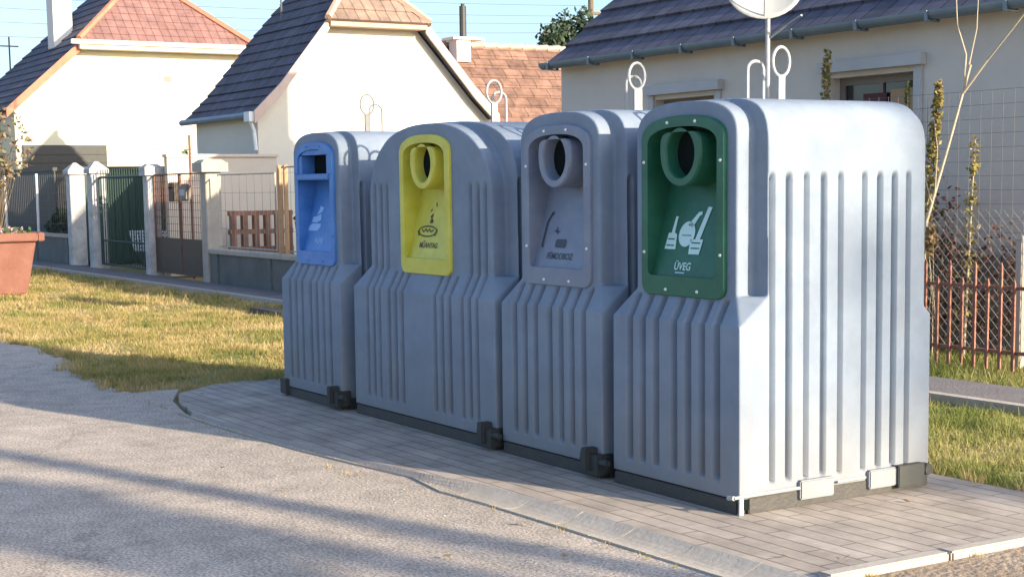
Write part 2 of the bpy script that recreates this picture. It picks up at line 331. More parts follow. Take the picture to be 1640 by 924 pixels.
# road: ragged edge against the grass
edge = [(200,3.6),(-4.2,3.66),(-5.35,3.63),(-6.15,3.62),(-6.7,3.66),(-7.5,3.60),(-8.7,3.50),(-9.9,3.47),(-10.6,3.62),(-11.2,3.88)]
edge = [(x, y+.03) for x, y in edge]
pe = []
x = -11.2
while x > -40:
    pe.append((x, 3.62+.22*max(0,min(1,(-x-13.6)/1.2))-.0*(x)+ .10*math.sin(x*1.7)+.06*math.sin(x*4.1+1) - (.0 if x > -16 else .0))); x -= .25
pe.append((-600, 3.6))
road = MB(); road.prism([(200,-9)]+edge+pe+[(-600,-9)], 'z', -.05, .0)
struct('road', road, 'asphalt')
# paving platform (flush slab)
pv = [(-4.28,3.947),(-5.35,3.92),(-6.15,3.90),(-6.60,3.865),(-7.0,3.765),(-7.5,3.695),(-8.1,3.625),(-8.7,3.585),(-9.3,3.555),(-9.9,3.555),(-10.45,3.645),(-10.9,3.805),(-11.3,4.25),(-11.3,5.9),(-4.28,5.9)]
p = MB(); p.prism(pv, 'z', -.1, .006); struct('paving', p, 'paver')
# dished gutter stones along the front of the platform
kb = thing('gutter', (-5.4,3.8,0), 'dished pale concrete gutter stones along the front edge of the paving', 'kerb')
cur = [(-10.9,3.80),(-10.45,3.64),(-9.9,3.55),(-9.3,3.55),(-8.7,3.58),(-8.1,3.62),(-7.5,3.69),(-7.0,3.76),(-6.60,3.86),(-6.15,3.895),(-5.75,3.905),(-5.35,3.915),(-4.95,3.925),(-4.55,3.935),(-4.16,3.945)]
for i in range(2, len(cur)-1):
    m = MB(); K = 8; vs = []
    a_, b_ = Vector(cur[i]), Vector(cur[i+1]); d_ = (b_-a_).normalized()
    for p_, e_ in ((a_+d_*.002, i), (b_-d_*.002, i+1)):
        n_ = (Vector(cur[min(e_+1,len(cur)-1)])-Vector(cur[max(e_-1,0)])).normalized(); n_ = Vector((n_.y, -n_.x))
        if n_.y > 0: n_ = -n_
        wf = .26 if p_.x > -6.75 else .10
        for k in range(K+1):
            t = k/K; q = p_+n_*wf*(1-t); vs.append((q.x, q.y, .010-.036*math.sin(math.pi*t)+random.uniform(-.0006,.0006)))
    fs = [(k,k+1,K+2+k,K+1+k) for k in range(K)]
    vs += [(q[0],q[1],-.06) for q in vs]; N = 2*(K+1)
    fs += [(k,k+1,k+1+N,k+N) for k in range(K)]+[(K+1+k,K+2+k,K+2+k+N,K+1+k+N) for k in range(K)]+[(0,K+1,K+1+N,N),(K,2*K+1,2*K+1+N,K+N)]
    m.add(sub(vs,(-5.4,3.8,0)), fs); m.build('gutter_stone', 'concrete_l' if i > 7 else 'concrete_m', kb)
# kerb stones on the right end
kr = thing('kerb', (-4.2,4.9,0), 'pale concrete kerb closing the right end of the paving', 'kerb')
for i in range(3):
    m = MB(); y0 = 3.97+i*.65; m.box(-.075,.0,y0-4.9+.004,y0+.64-4.9,-.08,.03); m.build('kerb_stone', 'concrete_l', kr, bevel=.008)
m = MB(); m.prism([(-4.19,3.7),(60,3.7),(60,7.7),(-4.19,7.7)], 'z', -.05, .0); struct('dirt_verge', m, mat('dirt', (.26,.19,.13), .95, n=.2, scale=3, c2=(.36,.28,.20), bump=.9, bscale=30))
# sidewalk and its edging
m = MB(); m.box(-60, -5, 8.1, 8.78, -.05, .02); struct('sidewalk', m, 'path')
m = MB(); m.box(-60, -5, 7.98, 8.09, -.05, .035); struct('sidewalk_edging', m, 'concrete_l', bevel=.01)

# ================================================================== RECYCLING CONTAINERS
def superpts(hw, zb, zt, n, k=28):
    pts = []
    for i in range(k+1):
        a = math.pi*i/k; cx, sz = math.cos(a), math.sin(a)
        pts.append((hw*math.copysign(abs(cx)**(2/n), cx), zb+(zt-zb)*abs(sz)**(2/n)))
    return pts                      # right to left over the top
def hull(mb_list):
    bm = bmesh.new()
    for p in mb_list: bm.verts.new(p)
    bmesh.ops.convex_hull(bm, input=bm.verts)
    loose = [v for v in bm.verts if not v.link_faces]
    bmesh.ops.delete(bm, geom=loose, context='VERTS')
    bm.verts.ensure_lookup_table(); bm.verts.index_update()
    v = [tuple(q.co) for q in bm.verts]; f = [tuple(q.index for q in t.verts) for t in bm.faces]; bm.free()
    return v, f
def sm(x, a, b):
    t = np.clip((x-a)/(b-a), 0, 1); return t*t*(3-2*t)

def container_mesh(name, W, P, D, bb, bt, bn, pb, pt, pn, fg_low, fg_full, sg, rec):
    mb = MB()
    mb.box(-W, W, 0, D, .074, .86)
    v, f = hull([(sx*W,y,.85) for sx in (-1,1) for y in (0,D)] +
                [(sx*P,.07,.985) for sx in (-1,1)]+[(sx*W,.168,.985) for sx in (-1,1)] +
                [(sx*W,D-.15,.985) for sx in (-1,1)]+[(sx*P,D-.05,.985) for sx in (-1,1)])
    mb.add(v, f)
    prof = [(W,.9)]+superpts(W-.004, bb, bt, bn)+[(-W,.9)]
    mb.prism(prof, 'y', .168, D-.085)
    v, f = hull([(q[0], D-.09, q[1]) for q in prof]+[(q[0]*.97, D-.03, .9+(q[1]-.9)*.965) for q in prof]); mb.add(v, f)
    prof = [(P,.9)]+superpts(P, pb, pt, pn)+[(-P,.9)]
    mb.prism(prof, 'y', .07, .4)
    me = bpy.data.meshes.new('tmp'); me.from_pydata(mb.v, [], mb.f)
    bm = bmesh.new(); bm.from_mesh(me); bmesh.ops.recalc_face_normals(bm, faces=bm.faces); bm.to_mesh(me); bm.free()
    ob = bpy.data.objects.new('tmp', me); col.objects.link(ob)
    md = ob.modifiers.new('r', 'REMESH'); md.mode = 'VOXEL'; md.voxel_size = .0068; md.use_smooth_shade = True
    ms = ob.modifiers.new('s', 'SMOOTH'); ms.factor = .5; ms.iterations = 8
    dg = bpy.context.evaluated_depsgraph_get(); out = bpy.data.meshes.new_from_object(ob.evaluated_get(dg))
    bpy.data.objects.remove(ob)
    n = len(out.vertices); co = np.empty(n*3); out.vertices.foreach_get('co', co); co = co.reshape(-1,3)
    no = np.empty(n*3); out.vertices.foreach_get('normal', no); no = no.reshape(-1,3)
    x, y, z = co[:,0].copy(), co[:,1].copy(), co[:,2].copy()
    def groove(u, c, w): return np.clip(1-(np.abs(u-c)/w)**4, 0, 1)
    # side grooves
    zf = sm(z, .12, .155)*(1-sm(z, 1.50, 1.55))
    for c in sg:
        k = groove(y, c, .016)*zf*(np.abs(no[:,0]) > .45); co[:,0] -= np.sign(x)*.042*k
    # front grooves
    fr = (no[:,1] < -.35)
    zl = sm(z, .135, .175)*(1-sm(z, .93, .98))
    for c in fg_low:
        k = groove(x, c, .026)*zl*fr*(y < .1); co[:,1] += .050*k
    zl = sm(z, .135, .175)*(1-sm(z, 1.46, 1.53))
    for c in fg_full:
        k = groove(x, c, .023)*zl*fr*(y < .16); co[:,1] += .046*k
    bk = (no[:,1] > .35)
    for c in fg_low+fg_full:
        k = groove(x, c, .026)*sm(z,.15,.19)*(1-sm(z, 1.46, 1.53))*bk*(y > D-.12); co[:,1] -= .024*k
    # pocket behind the panel
    hw, z0, z1 = rec
    k = (np.abs(x) < hw)*(z > z0)*(z < 1.70+(z1-1.70)*np.clip(1-(np.abs(x)/hw)**2.5, 0, 1)**.4-.006)*(y < .14)*(no[:,1] < -.3); co[:,1] += .22*k
    # draft: the shell is a little wider at the foot
    co[:,0] *= 1+.012*(1-np.clip(z/1.0, 0, 1))
    out.vertices.foreach_set('co', co.ravel()); out.update()
    out.polygons.foreach_set('use_smooth', [True]*len(out.polygons))
    out.name = name; out.materials.clear(); out.materials.append(M['body'])
    return out

def loop_panel(hw, z0, zs, zt, rc, k=24):
    """closed loop: bottom left corner ... symmetric, same count for same k"""
    right = []
    right.append((0, z0)); right.append((hw*.5, z0))
    for i in range(6):
        a = -math.pi/2+math.pi/2*i/5; right.append((hw-rc+rc*math.cos(a), z0+rc+rc*math.sin(a)))
    for i in range(1, 6): right.append((hw, z0+rc+(zs-z0-rc)*i/6))
    nn = 2.5
    for i in range(k+1):
        a = math.pi/2*i/k; right.append((hw*math.cos(a)**(2/nn), zs+(zt-zs)*math.sin(a)**(2/nn)))
    left = [(-a, b) for a, b in reversed(right[1:-1])]
    return right+left

FY = .062      # y of the front of the panel in container coordinates
def depth(z, z0=1.06, z1=1.54, dmax=.13): return .012+dmax*max(0, min(1, (z-z0)/(z1-z0)))
def panel(root, m, kind, zoff=0):
    hwO, hwI = .315, .262
    O = loop_panel(hwO, .965, 1.70, 1.812, .055); I = loop_panel(hwI, 1.06, 1.675, 1.762, .03)
    n = len(O); mb = MB(); yf = FY-.012
    vs = [(a,yf+.03,b) for a,b in O]+[(a,yf+.006,b) for a,b in O]+[(a*.985,yf,(b-1.39)*.99+1.39) for a,b in O]+[(a,yf,b) for a,b in I]+[(a,FY+depth(b),b) for a,b in I]
    fs = []
    for L in range(4):
        for i in range(n): j = (i+1) % n; fs.append((L*n+i, L*n+j, (L+1)*n+j, (L+1)*n+i))
    # floor of the recess: pairs at equal height
    for i in range(1, n//2):
        a, b, c, d = 4*n+i, 4*n+(n-i), 4*n+i+1, 4*n+(n-i-1) if i+1 < n//2 else 4*n+n//2
        if i+1 < n//2: fs.append((a, c, 4*n+n-i-1, b))
        else: fs.append((a, 4*n+n//2, b))
    fs.append((4*n, 4*n+1, 5*n-1))
    mb.add(vs, fs); po = mb.build('panel', m, root)
    me = po.data; me.polygons.foreach_set('use_smooth', [False]*len(me.polygons))
    bm = bmesh.new()
    if kind == 'round':
        cz = 1.640; K = 40
        tb = MB()
        outer = []
        for i in range(K):
            a = 2*math.pi*i/K; ca, sa = math.cos(a), math.sin(a)
            if sa <= 0: outer.append((.152*ca, cz+.158*sa))
            else: outer.append((.152*math.copysign(min(1, abs(ca)**.35), ca), cz+.10*min(1, sa**.5)))
        inner = [(.112*math.cos(2*math.pi*i/K), cz-.003+.118*math.sin(2*math.pi*i/K)) for i in range(K)]
        back = [(.10*math.cos(2*math.pi*i/K), cz+.10*math.sin(2*math.pi*i/K)) for i in range(K)]
        y0, y1 = FY-.020, FY+.165
        vs = [(a,y1,b) for a,b in outer]+[(a,y0+.012,b) for a,b in outer]+[(a*.97,y0,(b-cz)*.97+cz) for a,b in outer]+[(a,y0,b) for a,b in inner]+[(a,y0+.01,b) for a,b in [(p[0]*.96,(p[1]-cz)*.96+cz) for p in inner]]+[(a,y1-.004,b) for a,b in back]
        fs = []
        for L in range(5):
            for i in range(K): j = (i+1) % K; fs.append((L*K+i, L*K+j, (L+1)*K+j, (L+1)*K+i))
        tb.add(vs, fs); t = tb.build('chute', m, po, smooth=False)
        d = MB(); d.add([(a*1.10,FY+.05,cz-.003+(b-cz)*1.16) for a,b in back], [tuple(range(K))]); d.build('chute_dark_disc', 'hole', po)  # dark disc across the tube, painting in the shade of its interior
    else:
        d = MB(); d.box(-.262,.262,FY-.022,FY+.15,1.555,1.595); d.build('ledge', m, po, bevel=.006)
        d = MB()
        d.box(-.262,-.205,FY-.004,FY+.16,1.596,1.72); d.box(.205,.262,FY-.004,FY+.16,1.596,1.72); d.box(-.205,.205,FY-.002,FY+.16,1.725,1.758)
        d.build('slot_frame', m, po)
        d = MB(); d.add([(-.18,FY+.085,1.597),(.204,FY+.085,1.597),(.204,FY+.085,1.724),(-.18,FY+.085,1.724)], [(0,1,2,3)]); d.build('slot_dark_plane', 'hole', po)  # flat dark sheet stands in for the shaded depth of the slot
    return po

PK = [1.28]
def screws(po, pts, m='screw'):
    for x, z in pts:
        s = MB(); K = 10; y = FY-.012
        s.add([(x+.0085*math.cos(2*math.pi*i/K), y, z+.0085*math.sin(2*math.pi*i/K)) for i in range(K)]+[(x+.006*math.cos(2*math.pi*i/K), y-.006, z+.006*math.sin(2*math.pi*i/K)) for i in range(K)],
              [tuple(range(K,2*K))]+[(i,(i+1)%K,(i+1)%K+K,i+K) for i in range(K)])
        s.build('screw', m, po)
SC = [(-.105,1.782),(.105,1.782),(-.289,1.60),(.289,1.60),(-.289,1.17),(.289,1.17),(-.12,.995),(.12,.995)]

def lettering(po, text, x, z, size, m, bold=.0, name='lettering', sx=1.0):
    cu = bpy.data.curves.new('t', 'FONT'); cu.body = text; cu.size = size; cu.align_x = 'CENTER'; cu.offset = bold
    ob = bpy.data.objects.new('t', cu); col.objects.link(ob)
    dg = bpy.context.evaluated_depsgraph_get(); me = bpy.data.meshes.new_from_object(ob.evaluated_get(dg)); bpy.data.objects.remove(ob)
    x = x-PK[0]*(depth(z+size*.35)-.0)
    for v in me.vertices:
        X, Z = v.co.x*sx+x, v.co.y+z
        v.co = (X, FY+depth(Z)-.003, Z)
    me.materials.clear(); me.materials.append(M[m]); o = bpy.data.objects.new(name, me); col.objects.link(o); o.parent = po
    return o
def decal(po, polys, m, name='pictogram'):
    mb = MB(); zc = 1.26; dx = PK[0]*depth(zc)
    polys = [[(a-dx, b) for a, b in q] for q in polys]
    for poly in polys:
        # subdivide nothing: the recess floor is flat where prints sit
        mb.add([(a, FY+depth(b)-.003, b) for a, b in poly], [tuple(range(len(poly)))])
    return mb.build(name, m, po, fix=False)
def ell(cx, cz, rx, rz, n=20, a0=0, a1=2*math.pi, rot=0):
    P = []
    for i in range(n):
        a = a0+(a1-a0)*i/(n-(1 if a1-a0 < 6.2 else 0)); x, z = rx*math.cos(a), rz*math.sin(a)
        P.append((cx+x*math.cos(rot)-z*math.sin(rot), cz+x*math.sin(rot)+z*math.cos(rot)))
    return P
def ringpolys(cx, cz, rx, rz, wd, n=24):
    A = ell(cx,cz,rx,rz,n); B = ell(cx,cz,rx-wd,rz-wd,n); return [[A[i],A[(i+1)%n],B[(i+1)%n],B[i]] for i in range(n)]
def stroke(pts, wd):
    out = []
    for (x0,z0),(x1,z1) in zip(pts, pts[1:]):
        d = math.hypot(x1-x0, z1-z0); nx, nz = -(z1-z0)/d*wd/2, (x1-x0)/d*wd/2
        out.append([(x0+nx,z0+nz),(x0-nx,z0-nz),(x1-nx,z1-nz),(x1+nx,z1+nz)])
    return out

def frame_and_lift(root, W, D, lift=(.045,-.055), thin=False):
    lm_ = 'galv_old' if thin else 'galv'
    m = MB()
    m.box(-W+.01, W-.01, -.004, .05, 0.007, .070); m.box(-W+.01, W-.01, D-.045, D+.01, .007, .070)
    m.box(W-.05, W+.010, .051, D-.046, .007, .082); m.box(-W-.010, -W+.05, .051, D-.046, .007, .082)
    f = m.build('base_frame', 'rail', root, bevel=.004)
    if lift:
        cy = D/2; ry, hy = lift; rr = .0085 if not thin else .006
        m = MB(); m.tube([(.02, cy+ry+.053*math.cos(2*math.pi*i/28), 2.075+.070*math.sin(2*math.pi*i/28)) for i in range(28)], rr, 8, closed=True)
        m.box(.012, .028, cy+ry-.02, cy+ry+.02, 1.85, 2.005)
        m.build('lifting_ring', lm_, root, smooth=False)
        h0 = cy+hy; m = MB(); pts = [(-.05, h0-.05, 1.84)]+[(-.05, h0+.05*math.cos(math.pi-math.pi*i/12), 2.035+.045*math.sin(math.pi*i/12)) for i in range(13)]+[(-.05, h0+.05, 1.84)]
        m.tube(pts, rr, 8); m.build('lifting_hoop', lm_, root)
    return f

def corner_latch(root, W, m='darkmetal'):
    b = MB(); b.box(W-.13, W+.03, -.05, .055, .03, .135); b.box(W-.085, W-.035, -.075, .0, .05, .165)
    b.tube([(W-.14,-.03,.10),(W+.10,-.03,.10)], .018, 10)
    b.build('corner_latch', m, root, bevel=.004)

GR_S = [.19,.29,.395,.50,.605,.755,.855,.95,1.04]
D = 1.2
me_n = container_mesh('body_narrow', (.485), .380, D, 1.55, 1.885, 4.6, 1.70, 1.878, 2.8, [-.345,-.24,-.135,.005,.11,.215,.32], [], GR_S, (.285,1.0,1.785))
me_w = container_mesh('body_wide', .90, .775, D, 1.42, 1.885, 3.2, 1.40, 1.878, 2.4, [-.40,-.31,-.22,.20,.29,.38], [-.70,-.615,-.53,.53,.615,.70], GR_S, (.285,1.0,1.785))
FR = 4.44
def container(x, me, label, yy=FR):
    r = thing('recycling_container', (x, yy, 0), label, 'recycling container', 'recycling containers in a row')
    o = bpy.data.objects.new('body', me); col.objects.link(o); o.parent = r
    return r
G = container(-5.775, me_n, 'grey recycling container with green bottle panel, nearest of the row, its side in sun')
frame_and_lift(G, .485, D); po = panel(G, 'gpanel', 'round'); screws(po, SC)
lettering(po, 'ÜVEG', .0, 1.090, .050, 'print_w', .0008); decal(po, [[(.005+.28*.0,1.074),(.075,1.074),(.075,1.079),(.005,1.079)]], 'print_w', 'underline')
decal(po, [[(-.115,1.185),(-.03,1.185),(-.04,1.255),(-.055,1.262),(-.105,1.262),(-.108,1.25)],
           [(-.085,1.262),(-.06,1.262),(-.058,1.325),(-.056,1.34),(-.075,1.34),(-.078,1.32)],
           ell(.035,1.258,.060,.060,24), [(.03,1.30),(.068,1.29),(.105,1.345),(.12,1.35),(.118,1.365),(.092,1.362)],
           [(.075,1.165),(.155,1.165),(.165,1.235),(.07,1.235)], [(.105,1.235),(.14,1.235),(.185,1.385),(.155,1.388)]], 'print_w')
for q in ([(-.105,1.20),(-.045,1.20),(-.045,1.206),(-.105,1.206)],[(-.1,1.23),(-.05,1.23),(-.05,1.236),(-.1,1.236)],[(.085,1.19),(.15,1.19),(.15,1.196),(.085,1.196)],[(.085,1.215),(.15,1.215),(.15,1.221),(.085,1.221)],[(0,1.25),(.07,1.25),(.07,1.254),(0,1.254)]):
    decal(po, [q], 'gpanel', 'label_line').location = (0,-.0015,0)
# right-hand hardware of the near container
b = MB(); b.box(.485+.009,.485+.018,-.010,.014,.008,.085); b.tube([(.505,-.045,.093),(.508,.34,.097)], .008, 8); b.tube([(.505,-.045,.093),(.47,-.05,.09)], .011, 8); b.build('hinge_rod', 'galv', G)
b = MB(); b.box(.496,.500,.020,.046,.03,.078); b.build('slot', 'hole', G)
for y0, y1 in ((.345,.555),(.78,.97)):
    b = MB(); b.box(.470,.515,y0,y1,.04,.13); b.build('skirt_tab', 'body', G, bevel=.006)
b = MB(); b.box(.47,.532,.955,1.13,.03,.135); b.tube([(.535,1.155,.10),(.48,1.155,.10)], .03, 10); b.build('side_latch', 'darkmetal', G, bevel=.004)
b = MB(); b.tube([(.505,.58,.098),(.506,.76,.10)], .006, 8); b.build('side_rod', 'galv', G)

E_ = container(-6.85, me_n, 'grey recycling container with grey can panel, between the yellow and green panelled ones')
frame_and_lift(E_, .485, D, (-.03,.0)); corner_latch(E_, .485); PK[0] = 1.52; po = panel(E_, 'greypanel', 'round'); screws(po, SC)
lettering(po, 'FÉMDOBOZ', .02, 1.105, .046, 'print_g', .0006, sx=1.0)
decal(po, stroke([(-.10,1.17),(-.115,1.17),(-.105,1.30),(-.075,1.345)], .016)+[ell(-.070,1.345,.012,.010,12)] +
      [[(.02,1.165),(.105,1.165),(.112,1.175),(.112,1.20),(.105,1.21),(.02,1.21),(.012,1.20),(.012,1.175)]]+stroke([(-.02,1.25),(.03,1.25)], .006)+stroke([(.0,1.275),(.01,1.235)], .006)+stroke([(-.012,1.262),(.02,1.24)], .005), 'print_g')

Yc = container(-8.315, me_w, 'double width grey recycling container with a bright yellow panel')
frame_and_lift(Yc, .90, D, (-.05,.03)); corner_latch(Yc, .90); PK[0] = 1.85; po = panel(Yc, 'ypanel', 'round')
lettering(po, 'MŰANYAG', .035, 1.125, .046, 'print_k', .0011, sx=1.0)
decal(po, ringpolys(.045,1.225,.12,.036,.010)+[ell(.07,1.285,.022,.012,12)]+stroke([(.045,1.31),(.075,1.33),(.06,1.30),(.09,1.285)], .011)+stroke([(.10,1.375),(.085,1.40)], .010)+stroke([(.03,1.345),(.05,1.36)], .008) +
      stroke([(-.03,1.235),(.0,1.22),(.02,1.24),(.045,1.22),(.065,1.24),(.09,1.22),(.12,1.235)], .009)+stroke([(-.075,1.23),(-.05,1.20)], .02)+stroke([(.14,1.20),(.165,1.235)], .018), 'print_k')

Bc = container(-9.88, me_n, 'grey recycling container with blue paper panel, farthest of the row', 4.42)
frame_and_lift(Bc, .485, D, (-.13,-.03), thin=True); corner_latch(Bc, .485); PK[0] = 2.2; po = panel(Bc, 'bpanel', 'slot'); screws(po, SC, 'bpanel')
b = MB(); b.box(-.50,-.40,-.03,.05,.02,.13); b.build('corner_foot', 'darkmetal', Bc, bevel=.004)
lettering(po, 'PAPÍR', .05, 1.11, .055, 'print_b', .001)
decal(po, [[(-.09,1.20),(.06,1.20),(.10,1.225),(.10,1.25),(-.05,1.25),(-.09,1.225)],[(-.06,1.26),(.02,1.255),(.09,1.275),(.075,1.32),(.0,1.30),(-.055,1.295)],
           [(.0,1.31),(.08,1.33),(.10,1.36),(.03,1.375),(.02,1.34)]], 'print_b')

# ================================================================== HOUSES
def ridge_tube(pts, r, m, parent, name='ridge'):
    mb = MB(); mb.tube(pts, r, 8); return mb.build(name, m, parent)

# ---- house with long grey wall (right)
X0, X1, YW, EZ = -15.8, -8.6, 10.46, 2.95
YE, YR, RZ = 10.33, 14.8, 6.66
H3 = thing('house', (-12.2, 14.8, 0), 'long house with a shaded tan wall under a dark tiled roof and zinc gutter', 'house')
o3 = (-12.2,14.8,0)
def L(mb, o): mb.v = sub(mb.v, o); return mb
zr = lambda y: EZ+(y-YE)*(RZ-EZ)/(YR-YE)
m = MB()
# walls with real window openings on the street side
def wall_with_holes(mb, x0, x1, z0, z1, y0, y1, holes):
    xs = sorted({x0,x1}|{h[0] for h in holes}|{h[1] for h in holes}); zs = sorted({z0,z1}|{h[2] for h in holes}|{h[3] for h in holes})
    for i in range(len(xs)-1):
        for j in range(len(zs)-1):
            cx, cz = (xs[i]+xs[i+1])/2, (zs[j]+zs[j+1])/2
            if any(h[0] < cx < h[1] and h[2] < cz < h[3] for h in holes): continue
            mb.box(xs[i], xs[i+1], y0, y1, zs[j], zs[j+1])
wins = [(-11.13,-10.05,1.15,2.47),(-13.91,-12.86,1.10,2.415)]
wall_with_holes(m, X0, X1, 0, EZ+.12, YW, YW+.35, wins)
m.prism([(YW+.35,0),(18.9,0),(18.9,zr(10.7)),(YR,RZ-.1),(YW+.35,zr(YW+.35)-.1)], 'x', X0, X0+.35)
m.prism([(YW+.35,0),(18.9,0),(18.9,zr(10.7)),(YR,RZ-.1),(YW+.35,zr(YW+.35)-.1)], 'x', X1-.35, X1)
m.box(X0+.35, X1-.35, 18.55, 18.9, 0, EZ+.3)
bmm = L(m, o3).build('wall', 'tan_r', H3)
m = MB(); m.box(X0-.03, X1+.03, YW-.05, YW-.003, 0, .85); L(m, o3).build('plinth', 'grey_r', H3)
m = MB(); roof_slope(m, (X0-.05,YE-.03,EZ-.02), (X1+.4,YE-.03,EZ-.02), (X0-.05,YR,RZ), (X1+.4,YR,RZ), 17, .035)
roof_slope(m, (X1+.4,2*YR-YE,EZ), (X0-.05,2*YR-YE,EZ), (X1+.4,YR,RZ), (X0-.05,YR,RZ), 17, .035)
rf = L(m, o3).build('roof', 'roof_dark', H3, fix=False)
m = MB(); m.tube([(X0-.07,YR,RZ+.03),(X1+.4,YR,RZ+.03)], .1, 8); L(m, o3).build('ridge_tiles', 'ridge_dark', rf)
m = MB(); m.box(-15.7,-15.05,14.9,15.55,5.9,7.25); L(m, o3).build('chimney', 'tan_r', rf)
m = MB(); m.box(X0-.045,X1+.4,YE+.05,YW,EZ-.03,EZ+.0); L(m, o3).build('soffit', 'tan_r', rf)
gt = MB(); K = 10
for i in range(K): pass
pts = [(YE-.075+.075*math.cos(math.pi+math.pi*i/K), EZ-.0+.075*math.sin(math.pi+math.pi*i/K)) for i in range(K+1)]
pts2 = [(YE-.075+.068*math.cos(math.pi+math.pi*i/K), EZ+.068*math.sin(math.pi+math.pi*i/K)) for i in reversed(range(K+1))]
gt.prism(pts+pts2, 'x', X0-.08, X1+.45); gu = L(gt, o3).build('gutter', 'zinc', H3)
for i in range(9):
    b = MB(); x = X0+.1+i*.86; b.prism([(YE-.165,EZ-.0),(YE-.155,EZ-.09),(YE,EZ-.095),(YE+.02,EZ+.03),(YE+.005,EZ+.03),(YE-.015,EZ-.082),(YE-.145,EZ-.078),(YE-.150,EZ)], 'x', x, x+.035); L(b, o3).build('bracket', 'zinc', gu)
for (wx0,wx1,wz0,wz1), red in zip(wins, (False, True)):
    f = MB(); t = .07; yb = YW+.12
    for a in [(wx0,wx0+t,wz0,wz1),(wx1-t,wx1,wz0,wz1),(wx0+t,wx1-t,wz1-t,wz1),(wx0+t,wx1-t,wz0,wz0+t),((wx0+wx1)/2-.03,(wx0+wx1)/2+.03,wz0+t,wz1-t)]: f.box(a[0],a[1],yb,yb+.06,a[2],a[3])
    wf = L(f, o3).build('window', 'frame_d', H3)
    f = MB(); f.box(wx0+t,wx1-t,yb+.02,yb+.03,wz0+t,wz1-t); gl = L(f, o3).build('pane', 'glass', wf)
    f = MB()
    if red: f.box(wx0+.52,wx1-.18,yb-.005,yb+.005,wz0+.1,wz1-.04)
    else: f.box(wx0+.32,wx0+.62,yb-.004,yb+.004,wz0+.1,wz1-.16)
    L(f, o3).build('curtain', 'curtain', wf)
    if not red:
        f = MB(); f.box(wx1-.36,wx1-.02,yb-.05,yb-.01,wz0+.05,wz1-.14); L(f, o3).build('shutter', 'blind', wf)
    f = MB(); f.box(wx0-.10,wx1+.14,YW-.09,YW-.003,wz1+.05,wz1+.15); f.box(wx0-.10,wx0-.01,YW-.03,YW-.003,wz0,wz1+.049); f.box(wx1+.01,wx1+.10,YW-.03,YW-.003,wz0,wz1+.049)
    L(f, o3).build('surround', 'trim', wf)
    f = MB(); f.box(wx0-.08,wx1+.08,YW-.12,YW+.1,wz0-.06,wz0-.003); L(f, o3).build('sill', 'trim', wf)

# ---- middle house, half hip gable
H2 = thing('house', (-28.4, 13.6, 0), 'small house with a bright half hipped gable and steep dark roof, in the middle', 'house'); o2 = (-28.4,13.6,0)
xa, xb = -26.98, -30.2
gp = [(11.12,0),(16.1,0),(16.1,2.80),(15.7,3.18),(14.42,4.58),(12.62,4.58),(11.50,3.24),(11.12,2.85)]
m = MB(); m.prism(gp, 'x', xa, xb)
h2w = L(m, o2).build('wall', 'white_r', H2)
m = MB(); L2 = [(10.98,2.86),(11.45,3.34),(12.52,4.66)]; R2 = [(16.24,2.86),(15.8,3.3),(14.52,4.66)]
rx0, rx1 = -26.72, -30.5
lft = MB()
roof_slope(lft, (rx1,10.98,2.86),(rx0,10.98,2.86),(rx1,11.5,3.37),(rx0,11.5,3.37), 3, .03)
roof_slope(lft, (rx1,11.5,3.37),(rx0,11.5,3.37),(rx1,12.55,4.62),(rx0,12.55,4.62), 6, .03)
roof_slope(lft, (rx1,12.55,4.62),(rx0,12.55,4.62),(rx1,13.57,5.72),(-27.7,13.57,5.72), 5, .03)
roof_slope(lft, (rx0,16.16,2.86),(rx1,16.16,2.86),(rx0,15.64,3.37),(rx1,15.64,3.37), 3, .03)
roof_slope(lft, (rx0,15.64,3.37),(rx1,15.64,3.37),(rx0,14.52,4.62),(rx1,14.52,4.62), 6, .03)
roof_slope(lft, (rx0,14.52,4.62),(rx1,14.52,4.62),(-27.7,13.57,5.72),(rx1,13.57,5.72), 5, .03)
r2o = L(lft, o2).build('roof', 'roof_dark', H2, fix=False)
m = MB(); roof_slope(m, (-26.62,12.42,4.60),(-26.62,14.62,4.60),(-27.7,13.57,5.74),(-27.7,13.58,5.74), 5, .03); L(m, o2).build('hip', 'roof_tan', r2o, fix=False)
m = MB(); m.tube([(-26.62,12.44,4.64),(-27.7,13.57,5.76)], .07, 6); m.tube([(-26.62,14.60,4.64),(-27.7,13.57,5.76),(rx1,13.57,5.76)], .07, 6); L(m, o2).build('ridge_tiles', 'ridge_tan', r2o)
def verge(pts, m, parent, o, x=-26.74, w_=.045, h=.16, nm='verge_board'):
    mb = MB(); lo = [(y, z-h*.8) for y, z in pts]; hi = [(y, z+h*.35) for y, z in pts]
    for (a, b), (c, d) in zip(zip(lo, lo[1:]), zip(hi, hi[1:])):
        mb.prism([a, b, d, c], 'x', x, x+w_)
    return L(mb, o).build(nm, m, parent)
verge([(10.95,2.84),(11.5,3.37),(12.50,4.60)], 'verge_pink', r2o, o2, h=.20)
verge([(16.19,2.84),(15.64,3.37),(14.55,4.60)], 'verge_pink', r2o, o2, h=.20)
m = MB(); m.box(-26.98,-26.63,12.5,14.54,4.50,4.58); L(m, o2).build('eave_board', 'ridge_tan', r2o)
m = MB(); m.box(-27.0,-26.74,10.86,11.0,2.72,2.90); m.tube([(-26.86,10.92,2.75),(-26.92,11.02,2.55),(-26.92,11.05,2.2)], .04, 8); L(m, o2).build('gutter_end', 'plasticwhite', H2)
m = MB(); m.tube([(rx1,10.92,2.84),(-26.75,10.92,2.84)], .06, 8); L(m, o2).build('gutter', 'zinc', H2)
